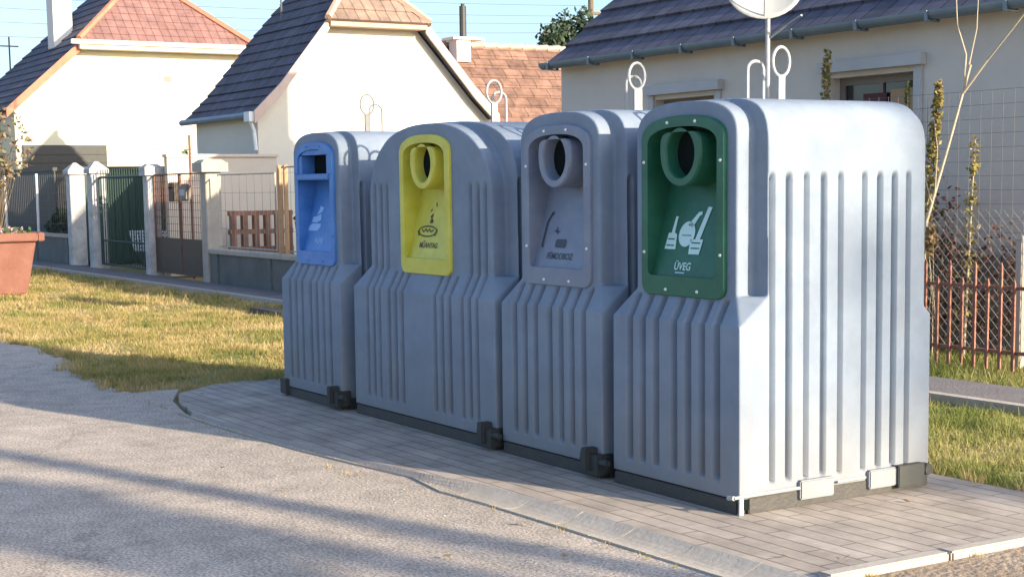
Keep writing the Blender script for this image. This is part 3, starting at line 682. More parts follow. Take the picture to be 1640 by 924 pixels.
m = MB(); m.tube([(-29.5,12.75,4.75),(-29.5,12.75,6.9)], .02, 6); m.tube([(-29.5,12.4,6.6),(-29.5,13.1,6.6)], .012, 6); L(m, o2).build('aerial', 'wire', r2o)

# ---- far left house with red half hip
H1 = thing('house', (-41.5, 13.55, 0), 'large cream gabled house with a red hipped end, farthest left', 'house'); o1 = (-41.5,13.55,0)
m = MB()
YL, YH, E1, P1, Z1 = 9.60, 17.5, 3.62, 11.47, 5.24
m.prism([(YL+.1,0),(YH-.1,0),(YH-.1,E1),(15.63,Z1),(P1+.05,Z1),(YL+.1,E1)], 'x', -39.0, -44.3)
w1 = L(m, o1).build('wall', 'cream', H1)
m = MB(); rx0, rx1 = -38.75, -44.6; RZ1 = 7.15
lm = (P1-.08, Z1-.06); rm_ = (15.63+.08, Z1-.06)
roof_slope(m, (rx1,YL-.12,E1-.14),(rx0,YL-.12,E1-.14),(rx1,lm[0],lm[1]),(rx0,lm[0],lm[1]), 8, .03)
roof_slope(m, (rx1,lm[0],lm[1]),(rx0,lm[0],lm[1]),(rx1,13.55,RZ1),(-40.6,13.55,RZ1), 8, .03)
roof_slope(m, (rx0,YH+.12,E1-.14),(rx1,YH+.12,E1-.14),(rx0,rm_[0],rm_[1]),(rx1,rm_[0],rm_[1]), 8, .03)
roof_slope(m, (rx0,rm_[0],rm_[1]),(rx1,rm_[0],rm_[1]),(-40.6,13.55,RZ1),(rx1,13.55,RZ1), 8, .03)
r1 = L(m, o1).build('roof', 'roof_dark', H1, fix=False)
m = MB(); roof_slope(m, (-38.55,P1-.22,Z1-.05),(-38.55,15.85,Z1-.05),(-40.6,13.55,RZ1),(-40.6,13.56,RZ1), 10, .03); L(m, o1).build('hip', 'roof_red', r1, fix=False)
m = MB(); m.tube([(-38.55,15.85,Z1),(-40.6,13.55,RZ1+.02),(rx1,13.55,RZ1+.02)], .09, 6); m.tube([(-38.55,P1-.22,Z1),(-40.6,13.55,RZ1+.02)], .08, 6); L(m, o1).build('ridge_tiles', 'ridge_red', r1)
verge([(YL-.15,E1-.16),lm], 'ridge_red', r1, o1, x=-38.76, h=.2); verge([(YH+.15,E1-.16),rm_], 'ridge_red', r1, o1, x=-38.76, h=.2)
m = MB(); m.box(-39.0,-38.56,P1-.2,15.85,Z1-.24,Z1-.13); m.box(-38.62,-38.5,P1-.42,15.9,Z1-.13,Z1-.02); L(m, o1).build('eave_board', 'wood_pale', r1)
m = MB(); m.box(-42.1,-41.5,11.45,11.95,5.2,8.5); L(m, o1).build('chimney', 'chimw', r1)
m = MB(); m.box(-39.0+.002,-38.95,9.85,11.95,.02,2.64)
for i in range(12): m.box(-38.95,-38.93,9.87,11.93,.1+i*.21,.1+i*.21+.17)
L(m, o1).build('garage_door', 'darkmetal', H1)
m = MB(); m.box(-38.998,-38.96,13.43,13.83,4.18,4.50); vf = L(m, o1).build('vent', 'chimw', H1)
m = MB(); m.box(-38.96,-38.955,13.52,13.72,4.25,4.41); L(m, o1).build('vent_grille', 'frame_d', vf)
m = MB(); m.tube([(-44.2,10.95,4.6),(-44.2,10.95,5.75)], .025, 6); m.tube([(-44.2,10.7,5.5),(-44.2,11.2,5.5)], .02, 6); L(m, o1).build('aerial', 'wire', r1)

# ---- outbuilding with old orange roof between the houses
H4 = thing('outbuilding', (-34, 20, 0), 'low outbuilding with a big old orange tiled roof between the two houses', 'outbuilding'); o4 = (-34,20,0)
m = MB(); m.box(-37.2,-32.2,17.7,26,0,2.4); m.prism([(-37.2,2.4),(-32.2,2.4),(-34.7,4.7)], 'y', 17.7, 26); L(m, o4).build('wall', 'white_r', H4)
m = MB(); roof_slope(m, (-31.8,17.5,2.15),(-31.8,26.2,2.15),(-34.7,17.5,5.05),(-34.7,26.2,5.05), 11, .03)
roof_slope(m, (-37.6,26.2,2.15),(-37.6,17.5,2.15),(-34.7,26.2,5.05),(-34.7,17.5,5.05), 11, .03)
r4 = L(m, o4).build('roof', 'roof_orange', H4, fix=False)
m = MB()
for i in range(22): m.tube([(-34.7,17.5+i*.385,5.05),(-34.7,17.92+i*.385,5.085)], .085, 6)
L(m, o4).build('ridge_tiles', 'ridge_tan', r4)
m = MB(); m.box(-34.5,-34.1,19.45,19.85,4.6,5.14); m.box(-34.6,-34.0,19.3,20.2,5.14,5.20); ch = L(m, o4).build('chimney', 'chimw', r4)
m = MB(); m.tube([(-34.25,19.72,5.20),(-34.25,19.72,5.98)], .09, 10); m.tube([(-34.25,19.72,5.98),(-34.25,19.72,6.04)], .05, 8); L(m, o4).build('flue', 'darkmetal', ch)

# ================================================================== LEFT GARDEN FRONT
FYL = 8.9
def pillar(x, w_, h, label, capw, mt='pillar', flat=False):
    r = thing('gate_pillar', (x, FYL+.0, 0), label, 'gate pillar', 'gate pillars along the street fence')
    m = MB(); m.box(-w_/2, w_/2, -w_/2, w_/2, 0, h-.2); m.build('shaft', mt, r, bevel=.01)
    m = MB()
    if flat: m.box(-capw/2, capw/2, -capw/2, capw/2, h-.198, h-.05); m.frustum((0,0),(capw/2-.02,capw/2-.02),(capw/2-.08,capw/2-.08),h-.05,h)
    else: m.box(-capw/2, capw/2, -capw/2, capw/2, h-.198, h-.12); m.frustum((0,0),(capw/2,capw/2),(.03,.03),h-.12,h+.03)
    m.build('cap', mt, r)
    return r
pillar(-31.2, .30, 2.03, 'white gate pillar with pyramid cap, left one of the close white pair', .38)
pillar(-29.75, .30, 2.03, 'white gate pillar with pyramid cap, right one of the close white pair', .38)
pillar(-26.5, .24, 1.95, 'slim greyish gate pillar left of the brown gate', .34, 'pillar', True)
pillar(-23.62, .26, 1.97, 'concrete gate pillar with wide flat cap between brown gate and low wall', .44, 'concrete_l', True)
def lowwall(x0, x1, h, label):
    c = (x0+x1)/2; r = thing('low_wall', (c, FYL, 0), label, 'wall')
    m = MB(); m.box(x0-c, x1-c, -.1, .1, 0, h-.07); m.build('wall', 'concrete', r)
    m = MB(); m.box(x0-c, x1-c, -.14, .14, h-.068, h); m.build('coping', 'concrete_l', r, bevel=.01)
    n = int((x1-x0)/2.2)
    for i in range(n+1):
        m = MB(); x = x0-c+.25+i*((x1-x0)-.5)/max(1, n); m.box(x-.12, x+.12, -.125, -.1, 0, h-.07); m.build('pier', 'concrete', r)
    return r
lowwall(-23.48, -16.6, .55, 'low grey concrete wall with flat coping right of the brown gate')
lowwall(-44, -31.36, .62, 'low grey concrete wall behind the orange planter')
def mesh_panel(name, x0, x1, y, z0, z1, sx, sz, r, label, cat, frame=None, post=None, posts=(), group=None, fr_r=.012, pr=.025, diamond=False):
    c = ((x0+x1)/2, y, 0); t = thing(name, c, label, cat, group)
    m = MB(); hx = (x1-x0)/2
    if diamond:
        h = z1-z0; k = -hx-h
        while k < hx:
            a0, a1 = max(k, -hx), min(k+h, hx)
            if a1 > a0+.02: m.tube([(a0,0,z0+(a0-k)),(a1,0,z0+(a1-k))], r, 4); m.tube([(a0,.004,z1-(a0-k)),(a1,.004,z1-(a1-k))], r, 4)
            k += sx
    else:
        k = -hx
        while k <= hx: m.tube([(k,0,z0),(k,0,z1)], r, 4); k += sx
        k = z0
        while k <= z1+.001: m.tube([(-hx,.006,k),(hx,.006,k)], r, 4); k += sz
    m.build('wire_mesh', 'wire' if not post == 'galvmesh' else 'linkwire', t)
    if frame:
        m = MB(); m.tube([(-hx,0,z0),(hx,0,z0),(hx,0,z1),(-hx,0,z1)], fr_r, 6, closed=True); m.build('frame', frame, t)
    for px in posts:
        m = MB(); m.tube([(px-c[0],0,0.05),(px-c[0],0,z1+.03)], pr, 8); m.build('post', post if post in M else 'galv', t)
    return t
mesh_panel('wire_fence', -23.3, -21.0, FYL, .60, 1.72, .30, .28, .0025, 'thin framed wire mesh panel on the low wall right of the flat capped pillar', 'fence', 'concrete_l')
mesh_panel('wire_fence', -20.75, -17.0, FYL, .60, 1.80, .30, .28, .0025, 'wire mesh panel with orange posts beside the blue panelled container', 'fence', 'orangewood', 'orangewood', (-20.85,-20.62), pr=.035)
mesh_panel('wire_fence', -43.5, -31.5, FYL, .66, 1.85, .16, .16, .003, 'wire fence with slim white posts behind the orange planter', 'fence', None, 'plasticwhite', (-34.15,-36.95,-40), pr=.03)
# green gate
gt_ = thing('garden_gate', (-28.15, FYL, 0), 'dark green barred gate right of the white pillar pair', 'gate')
m = MB(); m.tube([(-1.4,0,.1),(1.35,0,.1),(1.35,0,1.75),(-1.4,0,1.75)], .025, 6, closed=True); m.build('frame', 'greenmetal', gt_)
m = MB()
for i in range(19): m.tube([(-1.3+i*.143,0,.1),(-1.3+i*.143,0,1.9)], .011, 6)
m.build('bars', 'greenmetal', gt_)
m = MB(); m.tube([(-1.4,0,.55),(1.35,0,.55)], .02, 6); m.build('rail', 'greenmetal', gt_)
# brown gate
bg_ = thing('garden_gate', (-25.05, FYL, 0), 'brown two leaf gate with solid sheet bottom and mesh top', 'gate')
for s0, s1 in ((-1.3,-.02),(.02,1.3)):
    m = MB(); m.tube([(s0,0,.08),(s1,0,.08),(s1,0,1.76),(s0,0,1.76)], .022, 6, closed=True); f = m.build('gate_leaf', 'rust', bg_)
    m = MB(); m.box(s0+.02,s1-.02,-.01,.01,.08,.68); m.build('sheet_panel', 'brownmetal', f)
    m = MB()
    k = s0+.1
    while k < s1: m.tube([(k,0,.68),(k,0,1.76)], .005, 4); k += .1
    k = .8
    while k < 1.75: m.tube([(s0,0,k),(s1,0,k)], .004, 4); k += .12
    m.build('wire_mesh', 'rust', f)
m = MB(); m.tube([(.12,.15,0),(.12,.15,2.4)], .022, 8); m.build('centre_post', 'rust', bg_)
mbx = thing('mailbox', (-25.0, FYL-.06, 1.42), 'small dark mailbox hung on the brown gate', 'mailbox')
m = MB(); m.box(-.30,-.05,-.06,.05,-.12,.2); m.build('box', 'brownmetal', mbx, bevel=.01)
m = MB(); m.box(-.28,-.07,-.068,-.061,.10,.12); m.build('slot', 'hole', mbx)
mb2 = thing('meter_box', (-24.66, FYL-.06, 1.45), 'greyish round cornered box beside the mailbox on the brown gate', 'box')
m = MB(); m.box(-.16,.22,-.05,.04,-.14,.14); m.build('box', 'frame_d', mb2, bevel=.03)
m = MB(); m.box(-.10,.14,-.056,-.051,-.05,.05); m.build('cover', 'trim', mb2)
# garden wall, sun side towards the camera
gw = thing('garden_wall', (-26.0, 10.0, 0), 'plain pinkish rendered garden wall behind the brown gate', 'wall')
m = MB(); m.box(-.15,.0,-.98,1.06,0,2.06); m.build('wall', 'pink_r', gw)
m = MB(); m.box(-.19,.04,-1.0,1.08,2.061,2.11); m.build('coping', 'wood_pale', gw)
ow = thing('rail', (-25.9, 9.3, 2.2), 'thin grey metal rail on top of the garden wall behind the slim pillar', 'rail')
m = MB(); m.tube([(0,-.55,0),(0,.15,0)], .02, 6); m.build('bar', 'galv', ow)
for k in (-.5,.1):
    m = MB(); m.tube([(0,k,-.09),(0,k,0)], .012, 6); m.build('foot', 'galv', ow)
# brick lattice and dark bins in front of the garden wall
bw = thing('brick_balustrade', (-25.2, 10.35, 0), 'low openwork brick wall in the garden behind the low concrete wall', 'wall')
m = MB()
for z0, z1 in ((0,.5),(.72,.80),(1.04,1.12)): m.box(-.06,.06,-.55,.62,z0,z1)
for z0, z1 in ((.5,.72),(.80,1.04)):
    for i in range(6): y = -.52+i*.208; m.box(-.06,.06,y,y+.09,z0,z1)
m.build('bricks', 'brick_fence', bw)
for k, (y, x) in enumerate(((11.0,-24.3),(11.35,-23.6))):
    b_ = thing('dustbin', (x, y, 0), ('dark wheeled bin standing left behind the orange fence posts','dark wheeled bin standing right behind the orange fence posts')[k], 'bin', 'dustbins behind the fence')
    m = MB(); m.frustum((0,0),(.18,.2),(.25,.27),.05,.95); m.build('bin_body', 'bin', b_, bevel=.02)
    m = MB(); m.box(-.27,.27,-.29,.29,.955,1.02); m.build('lid', 'bin', b_, bevel=.02)
sh_ = thing('shed', (-31.6, 10.3, 0), 'dark green shed front standing behind the green barred gate', 'shed')
m = MB(); m.box(-.8,.0,-1.1,.85,0,1.92)
m.build('wall', 'greenmetal', sh_)
m = MB()
for i in range(13): m.box(.002,.018,-1.09+i*.15,-1.09+i*.15+.135,.05,1.9)
m.build('boards', 'greenmetal', sh_); m = MB(); m.box(-.9,.1,-1.2,.95,1.925,1.99); m.build('roof', 'darkmetal', sh_)
# white lattice basket
wb = thing('garden_basket', (-29.2, 9.75, 0), 'white lattice basket standing behind the green gate', 'basket')
m = MB()
for i in range(9):
    a = 2*math.pi*i/9
for k in range(6): m.tube([(.42*(1+.05*k)*math.cos(2*math.pi*i/20), .3*(1+.05*k)*math.sin(2*math.pi*i/20), .35+k*.07) for i in range(20)], .014, 5, closed=True)
for i in range(20):
    a = 2*math.pi*i/20; m.tube([(.42*math.cos(a), .3*math.sin(a), .33),(.54*math.cos(a), .385*math.sin(a), .72)], .012, 5)
m.build('lattice', 'plasticwhite', wb)
m = MB(); m.tube([(0,0,0),(0,0,.33)], .14, 10, r1=.3); m.build('foot', 'concrete', wb)
# dark board fence behind the left wall
bf = thing('board_fence', (-38, 9.55, 0), 'tall dark board fence and shed front behind the white pillars', 'fence')
m = MB()
for i in range(66): m.box(-6.6+i*.145, -6.6+i*.145+.138, -.02, .0+.006*(i % 2), .05, 1.95)
m.build('boards', 'darkmetal', bf); m = MB(); m.box(-6.6,2.97,-.05,.05,1.955,2.03); m.build('top_rail', 'darkmetal', bf)

# plants helper
def blob_points(n, c, r, shell=.45):
    d = rng.normal(size=(n,3)); d /= np.linalg.norm(d, axis=1)[:,None]
    k = rng.uniform(shell, 1, n)**.6
    lump = 1+.22*np.sin(d[:,0]*5+c[0])*np.cos(d[:,1]*4+c[1])+.12*np.sin(d[:,2]*9)
    return np.array(c)+d*(k*lump)[:,None]*np.array(r)
def plant(name, loc, label, cat, blobs, n, size, m, stems=5, stem_r=.012, group=None, bark='bark', h=1.0):
    t = thing(name, loc, label, cat, group)
    pts = np.concatenate([blob_points(int(n*b[2]), b[0], b[1]) for b in blobs])
    leaves('foliage', pts, size, m, t)
    s = MB()
    for b in blobs:
        for k in range(stems):
            e = Vector(b[0])+Vector(rng.uniform(-.5,.5,3))*Vector(b[1]).length*.6
            s.tube([(rng.uniform(-.05,.05), rng.uniform(-.05,.05), 0), (e.x*.5+rng.uniform(-.05,.05), e.y*.5, e.z*.55), tuple(e)], stem_r, 5, r1=stem_r*.35)
    s.build('stems', bark, t)
    return t
plant('bush', (-27.3, 9.8, 0), 'small bright green bush showing over the green gate', 'bush', [((0,0,1.3),(.45,.4,.75),1.0)], 1400, .06, 'leaf_green')
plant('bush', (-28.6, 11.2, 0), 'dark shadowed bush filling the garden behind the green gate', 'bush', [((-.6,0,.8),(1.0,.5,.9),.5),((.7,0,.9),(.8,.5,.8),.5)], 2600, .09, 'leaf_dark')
plant('shrub', (-29.2, 6.75, 0), 'rusty brown leaved shrub cut by the left edge above the planter', 'shrub', [((0,-.2,1.5),(.5,.40,1.5),.5),((.1,-.1,2.7),(.45,.42,.9),.22),((.2,.42,2.3),(.35,.40,.55),.07),((.2,.1,1.9),(.3,.3,.4),.06)], 2500, .062, 'leaf_rust', stems=9)
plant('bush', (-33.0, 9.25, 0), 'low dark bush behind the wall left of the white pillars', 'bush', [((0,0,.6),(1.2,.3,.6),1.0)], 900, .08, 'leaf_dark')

# planter
pl = thing('planter', (-23.6, 5.25, 0), 'big tapered terracotta coloured planter on the grass at the left edge', 'planter')
m = MB()
def taper(b, t, z0, z1): return b, t, z0, z1
m.frustum((0,0),(.52,.56),(.62,.70),.0,.80); m.build('tub', 'terra', pl, bevel=.02)
m = MB(); r0, r1_ = (.68,.78),(.70,.80)
for (x0,x1,y0,y1) in ((-.70,.70,-.80,-.70),(-.70,.70,.70,.80),(-.70,-.60,-.70,.70),(.60,.70,-.70,.70)): m.box(x0,x1,y0,y1,.78,.90)
m.build('rim', 'terra', pl, bevel=.012)
m = MB(); m.box(-.60,.60,-.70,.70,.80,.87); m.build('soil', 'soil', pl)
fl = thing('flowers', (-23.6, 5.25, .87), 'low pink and white flowers growing in the orange planter', 'flowers')
pts = np.stack([rng.uniform(-.55,.55,420), rng.uniform(-.65,.65,420), rng.uniform(.0,.10,420)], 1); leaves('blossom', pts, .05, 'flower', fl)
pts[:,2] *= .7; leaves('foliage', pts[:200]+.01, .05, 'leaf_green', fl)
# thin dark slab in the grass
ds = thing('dark_slab', (-17.3, 7.25, 0), 'thin dark slab lying in the grass left of the containers', 'slab')
m = MB(); m.box(-.5,.6,-.1,.1,-.02,.05); m.build('slab', 'darkmetal', ds, bevel=.01)

# ================================================================== RIGHT SIDE FENCES AND PLANTS
rfc = thing('picket_fence', (-9.3, 9.5, 0), 'low rusty red iron picket fence in front of the tan house', 'fence')
m = MB()
for z in (.16,.66): m.box(-3.2,1.9,-.012,.012,z-.014,z+.014); 
m.build('rails', 'redfence', rfc)
for i in range(39):
    m = MB(); x = -3.15+i*.1295; top = .83 if i % 2 else .70; m.box(x-.0135,x+.0135,-.028,-.0125,.02,top); m.frustum((x,-.019),(.011,.0065),(.003,.003),top,top+.025); m.build('picket', 'redfence', rfc)
mesh_panel('wire_fence', -13.2, -7.2, 9.95, .95, 2.22, .115, .115, .0022, 'tall welded wire mesh fence close to the tan house wall', 'fence', None, 'galv', (-13.2,-11.2), pr=.016)
mesh_panel('chain_link_fence', -12.2, -7.4, 9.85, .10, 1.25, .09, .09, .0022, 'diamond chain link fence behind the red picket fence', 'fence', None, 'galvmesh', ( -10.6,), pr=.02, diamond=True)
cp = thing('fence_post', (-8.27, 9.82, 0), 'pale concrete fence post at the right edge behind the red pickets', 'post')
m = MB(); m.box(-.035,.035,-.035,.035,0,1.02); m.build('shaft', 'concrete_l', cp, bevel=.008); m = MB(); m.frustum((0,0),(.035,.035),(.02,.02),1.02,1.05); m.build('top', 'concrete_l', cp)
def column(loc, h, lean, r, label, m, n, size=.032):
    t = thing('leafy_stem', loc, label, 'plant', 'tall thin leafy stems by the mesh fence')
    k = rng.uniform(.12,1,n)**.8; a = rng.uniform(0,6.28,n); q = rng.uniform(.2,1,n)*r*(1.15-k*.8)
    pts = np.stack([lean[0]*k+q*np.cos(a), lean[1]*k+q*np.sin(a)*.7, h*k], 1)
    leaves('foliage', pts, size, m, t); s = MB(); s.tube([(0,0,0),(lean[0]*.5,lean[1]*.5,h*.5),(lean[0],lean[1],h)], .012, 6, r1=.003); s.build('stem', 'palewood', t)
column((-10.78,10.05,0), 2.72, (.03,0), .11, 'tall thin yellow leaved stem beside the tan house window', 'leaf_yel', 620)
column((-9.55,9.95,0), 2.32, (.28,0), .12, 'tall thin yellow green stem right of the near container', 'leaf_yel', 760)
column((-9.9,10.1,0), 2.35, (.12,0), .09, 'thin green topped stem just behind the near container corner', 'leaf_green', 420)
column((-9.05,10.05,0), 1.85, (.08,0), .12, 'shorter pale leaved stem beside the bare forked sapling', 'leaf_yel', 240)
plant('bush', (-9.55, 10.3, 0), 'loose reddish bush behind the red picket fence and near container', 'bush', [((0,-.15,.75),(.45,.25,.7),.5),((.6,.0,.55),(.4,.2,.5),.3),((-.5,0,.9),(.3,.2,.6),.2)], 1700, .035, 'leaf_red', stems=12, stem_r=.006, bark='palewood')
plant('bush', (-8.5, 10.35, 0), 'sparse twiggy bush at the right edge behind the chain link', 'bush', [((0,0,.55),(.45,.2,.5),.6),((.3,0,1.2),(.2,.15,.5),.4)], 500, .035, 'leaf_red', stems=16, stem_r=.005, bark='palewood')
plant('bush', (-9.75, 9.72, 0), 'small yellow green bush against the near container behind the fence', 'bush', [((0,0,1.2),(.2,.12,.5),.6),((.05,0,.6),(.22,.12,.5),.4)], 700, .032, 'leaf_green', stems=8, stem_r=.005, bark='palewood')
plant('bush', (-9.15, 9.75, 0), 'small tuft of orange dead leaves caught on the chain link fence', 'bush', [((0,0,.98),(.05,.05,.12),1.0)], 90, .035, 'leaf_dry', stems=3, stem_r=.004, bark='palewood')
sp = thing('sapling', (-9.30, 9.75, 0), 'bare pale forked sapling leaning right over the red picket fence', 'sapling')
m = MB(); m.tube([(0,0,0),(.06,0,.68),(.09,.0,1.15),(.26,.05,1.75),(.46,.08,2.42)], .017, 8, r1=.011); m.build('trunk', 'palewood', sp)
m = MB(); m.tube([(.40,.07,2.2),(.44,.05,2.5),(.34,.05,2.75),(.30,.05,3.3)], .008, 6, r1=.003); m.tube([(.40,.07,2.2),(.62,.1,2.45),(1.0,.1,2.80),(1.4,.1,3.05)], .012, 6, r1=.004)
m.tube([(.44,.08,2.4),(.50,.1,2.7),(.52,.1,3.2)], .006, 6, r1=.002); m.tube([(.15,0,1.3),(.05,0,1.55),(-.05,.0,1.6)], .006, 6, r1=.002); m.tube([(.18,0,1.4),(.20,.0,1.75),(.15,.0,2.0)], .004, 6, r1=.002)
m.build('branches', 'palewood', sp)
# satellite dish on a pole
dd = thing('satellite_dish', (-11.05, 9.6, 0), 'white round satellite dish on a grey pole above the containers', 'satellite dish')
m = MB(); m.tube([(0,0,0),(0,0,3.10)], .022, 10); m.tube([(.42,.03,2.98),(.2,.06,2.92),(.0,.0,2.80)], .010, 6); m.build('pole', 'galv', dd)
m = MB(); K, J = 36, 7; vs = []; ax = Vector((.75,-.62,.40)).normalized(); ux = ax.cross(Vector((0,0,1))).normalized(); uy = ux.cross(ax).normalized(); cc = Vector((.02,-.06,3.31))
vs.append(cc-ax*.06)
for j in range(1, J+1):
    r = .37*j/J
    for k in range(K): a = 2*math.pi*k/K; vs.append(cc+ux*r*math.cos(a)+uy*r*1.05*math.sin(a)+ax*(-.06+.10*(j/J)**2))
fs = [(0,1+k,1+(k+1)%K) for k in range(K)]
for j in range(J-1):
    for k in range(K): fs.append((1+j*K+k, 1+(j+1)*K+k, 1+(j+1)*K+(k+1)%K, 1+j*K+(k+1)%K))
n0 = len(vs); vs2 = [Vector(v)-ax*.012 for v in vs]; fs2 = [tuple(reversed([i+n0 for i in f])) for f in fs]
rimf = [(1+(J-1)*K+k, 1+(J-1)*K+(k+1)%K, 1+(J-1)*K+(k+1)%K+n0, 1+(J-1)*K+k+n0) for k in range(K)]
m.add(vs+vs2, fs+fs2+rimf); dsh = m.build('reflector', 'dish', dd, smooth=True)
m = MB(); e = cc+ax*.36-uy*.06; m.tube([tuple(cc-uy*.37), tuple(e)], .010, 6); m.tube([tuple(e), tuple(e-ax*.08)], .028, 10); m.build('receiver_arm', 'dish', dd)

# ================================================================== BACKGROUND TREE, POLE, CABLES
def tree(loc, h, cr, label, n, size, m, group=None):
    t = thing('tree', loc, label, 'tree', group); s = MB(); tips = []
    s.tube([(0,0,0),(.1,.05,h*.3),(0,.1,h*.6)], h*.028, 8, r1=h*.015)
    for k in range(14):
        a = rng.uniform(0,6.28); zz = rng.uniform(.35,.62)*h; rr = rng.uniform(.4,1)*cr
        e = (rr*math.cos(a), rr*math.sin(a), zz+rng.uniform(.15,.42)*h); s.tube([(0,.05,zz*.9),(e[0]*.5,e[1]*.5,(zz+e[2])/2+.1),e], h*.011, 5, r1=h*.003); tips.append(e)
    s.build('trunk', 'bark', t)
    pts = np.concatenate([blob_points(n//14, e, (cr*.38,cr*.38,cr*.34), .1) for e in tips]); leaves('crown', pts, size, m, t)
    return t
tb_ = thing('tree', (-52,35.0,0), 'loose dark green treetop showing between the orange roof and the dark roof', 'tree')
m = MB(); m.tube([(0,0,0),(.1,0,3),(0,.1,6.2)], .22, 8, r1=.09)
for e in ((0,-1.1,7.3),(0,.5,7.9),(.4,1.5,7.5),(-.4,-.2,8.1),(.3,-.6,6.4),(0,1.0,6.6)): m.tube([(.05,.05,4.6),(e[0]*.5,e[1]*.5,5.9),e], .07, 5, r1=.02)
m.build('trunk', 'bark', tb_)
pts = np.concatenate([blob_points(420, e, r_, .1) for e, r_ in (((0,-1.1,7.2),(.5,.5,.7)),((0,.5,7.7),(.6,.6,.8)),((.4,1.5,7.4),(.5,.6,.6)),((-.4,-.2,7.6),(.5,.5,.8)),((.3,-.5,6.3),(1,1.1,.7)),((0,1.0,6.3),(1,1,.7)))])
leaves('crown', pts, .15, 'leaf_tree', tb_)
up_ = thing('utility_pole', (-60, 41.4, 0), 'wooden utility pole top beside the dark roof', 'utility pole')
m = MB(); m.tube([(0,0,0),(0,0,10.0)], .16, 10, r1=.13); m.build('pole', 'bark', up_); m = MB(); m.box(-.08,.08,-.7,.7,9.3,9.42); m.build('crossarm', 'bark', up_)
CL = ['topmost overhead cable crossing the sky behind the middle house', 'second overhead cable from the top behind the middle house', 'third overhead cable from the top behind the middle house',
      'fourth overhead cable from the top, just above the orange roof', 'lowest overhead cable, crossing the sky at the left edge']
for i, (za, zb) in enumerate(((9.5,9.7),(8.9,9.2),(8.4,8.85),(7.9,8.5),(7.3,8.1))):
    m = MB(); pts = []
    for k in range(25):
        t_ = k/24; y = 5+t_*(41.4-5 if i < 4 else 40); pts.append((-60+(i % 3)*.25, y, (za*(1-t_)+zb*t_)-.9*4*t_*(1-t_)*.35))
    m.tube(pts, .012, 5); tag(m.build('power_cable', 'cable', None), CL[i], 'cable', 'overhead cables')

# ================================================================== TREES BEHIND THE CAMERA (they cast the streaks on the road)

lp = thing('roadside_pole', (6.0, 7.12, 0), 'slim steel roadside pole standing behind the camera', 'pole')
m = MB(); m.tube([(0,0,0),(0,0,8.6)], .11, 12, r1=.09); m.build('pole', 'galv', lp); m = MB(); m.box(-.2,.2,-.2,.2,0,.05); m.build('base_plate', 'galv', lp)
tf = thing('tree', (12.0, 8.3, 0), 'forked roadside tree behind the camera with a thin autumn crown', 'tree')
m = MB(); m.tube([(0,0,0),(0,.05,1.4),(0,.32,3.2),(.1,.33,5.6),(.2,.25,8.2)], .24, 10, r1=.11); m.tube([(0,.04,1.2),(0,-.12,3.2),(.0,-.15,5.6),(0,-.2,7.6)], .2, 10, r1=.10)
m.tube([(0,.3,4.6),(.4,.9,6.2),(.8,1.2,7.6)], .05, 6, r1=.02); m.tube([(0,-.15,5.0),(.1,-.7,6.6),(.2,-1.1,8.0)], .05, 6, r1=.02)
m.build('trunk', 'bark', tf)
pts = np.concatenate([blob_points(3200, (.1,-.02,6.30), (.6,.38,.55), .1), blob_points(1000, (.1,-.1,7.2), (.5,.38,.75), .1), blob_points(700, (.1,.15,8.2), (.7,.5,.8), .1), blob_points(420, (.2,-1.0,7.3), (.6,.45,.9), .1), blob_points(300, (.2,-1.5,5.6), (.5,.4,.6), .1)]); leaves('crown', pts, .12, 'leaf_yel', tf)
tg = thing('tree', (40.0, 20.85, 0), 'tall straight poplar far behind the camera with a slim crown', 'tree')
m = MB(); m.tube([(0,0,0),(0,0,6),(0,.02,12),(0,.0,19)], .26, 10, r1=.12); m.tube([(0,0,12.5),(0,.2,15.2),(0,.4,17.5)], .08, 6, r1=.03); m.build('trunk', 'bark', tg)
pts = np.concatenate([blob_points(70, (0,-.42,15.95), (.3,.2,.28), .1), blob_points(40, (0,-.38,15.45), (.3,.15,.2), .1), blob_points(420, (0,.30,16.3), (.5,.32,1.8), .1), blob_points(1500, (0,0,20.5), (1.2,1.2,2.0), .1)]); leaves('crown', pts, .12, 'leaf_yel', tg)

# ================================================================== GRASS
def inside(px, py, poly):
    r = np.zeros(len(px), bool); n = len(poly); j = n-1
    for i in range(n):
        xi, yi = poly[i]; xj, yj = poly[j]
        c = ((yi > py) != (yj > py)) & (px < (xj-xi)*(py-yi)/(yj-yi+1e-12)+xi); r ^= c; j = i
    return r
def grass(n, x0, x1, y0, y1, h, wd, mask=None, low=1.0):
    px = rng.uniform(x0, x1, n); py = rng.uniform(y0, y1, n)
    k = .5+.5*np.sin(px*2.1+np.sin(py*3)*1.5)*np.cos(py*2.7+px*.6); b_ = np.sin(px*5.3+np.sin(py*4.1)*2)*np.sin(py*6.1+np.cos(px*3.3)*2); keep = rng.uniform(0,1,n) < (.30+.70*k)*np.clip(1.1+.9*b_,.15,1)
    if mask is not None: keep &= mask(px, py)
    px, py, k = px[keep], py[keep], k[keep]; n = len(px)
    a = rng.uniform(0, 6.28, n); hh = h*rng.uniform(.3,1.35,n)*(.55+.6*k)*(1+1.3*(rng.uniform(0,1,n) < .05))*(1+.5*np.clip(b_[keep],0,1)); lean = rng.uniform(.2,1.0,n)*hh
    la = rng.uniform(0, 6.28, n); ww = wd*rng.uniform(.6,1.4,n)
    z0 = np.full(n, -.03)
    v = np.stack([np.stack([px-np.cos(a)*ww, py-np.sin(a)*ww, z0], 1), np.stack([px+np.cos(a)*ww, py+np.sin(a)*ww, z0], 1), np.stack([px+np.cos(la)*lean, py+np.sin(la)*lean, z0+hh], 1)], 1)
    return v.reshape(-1,3)
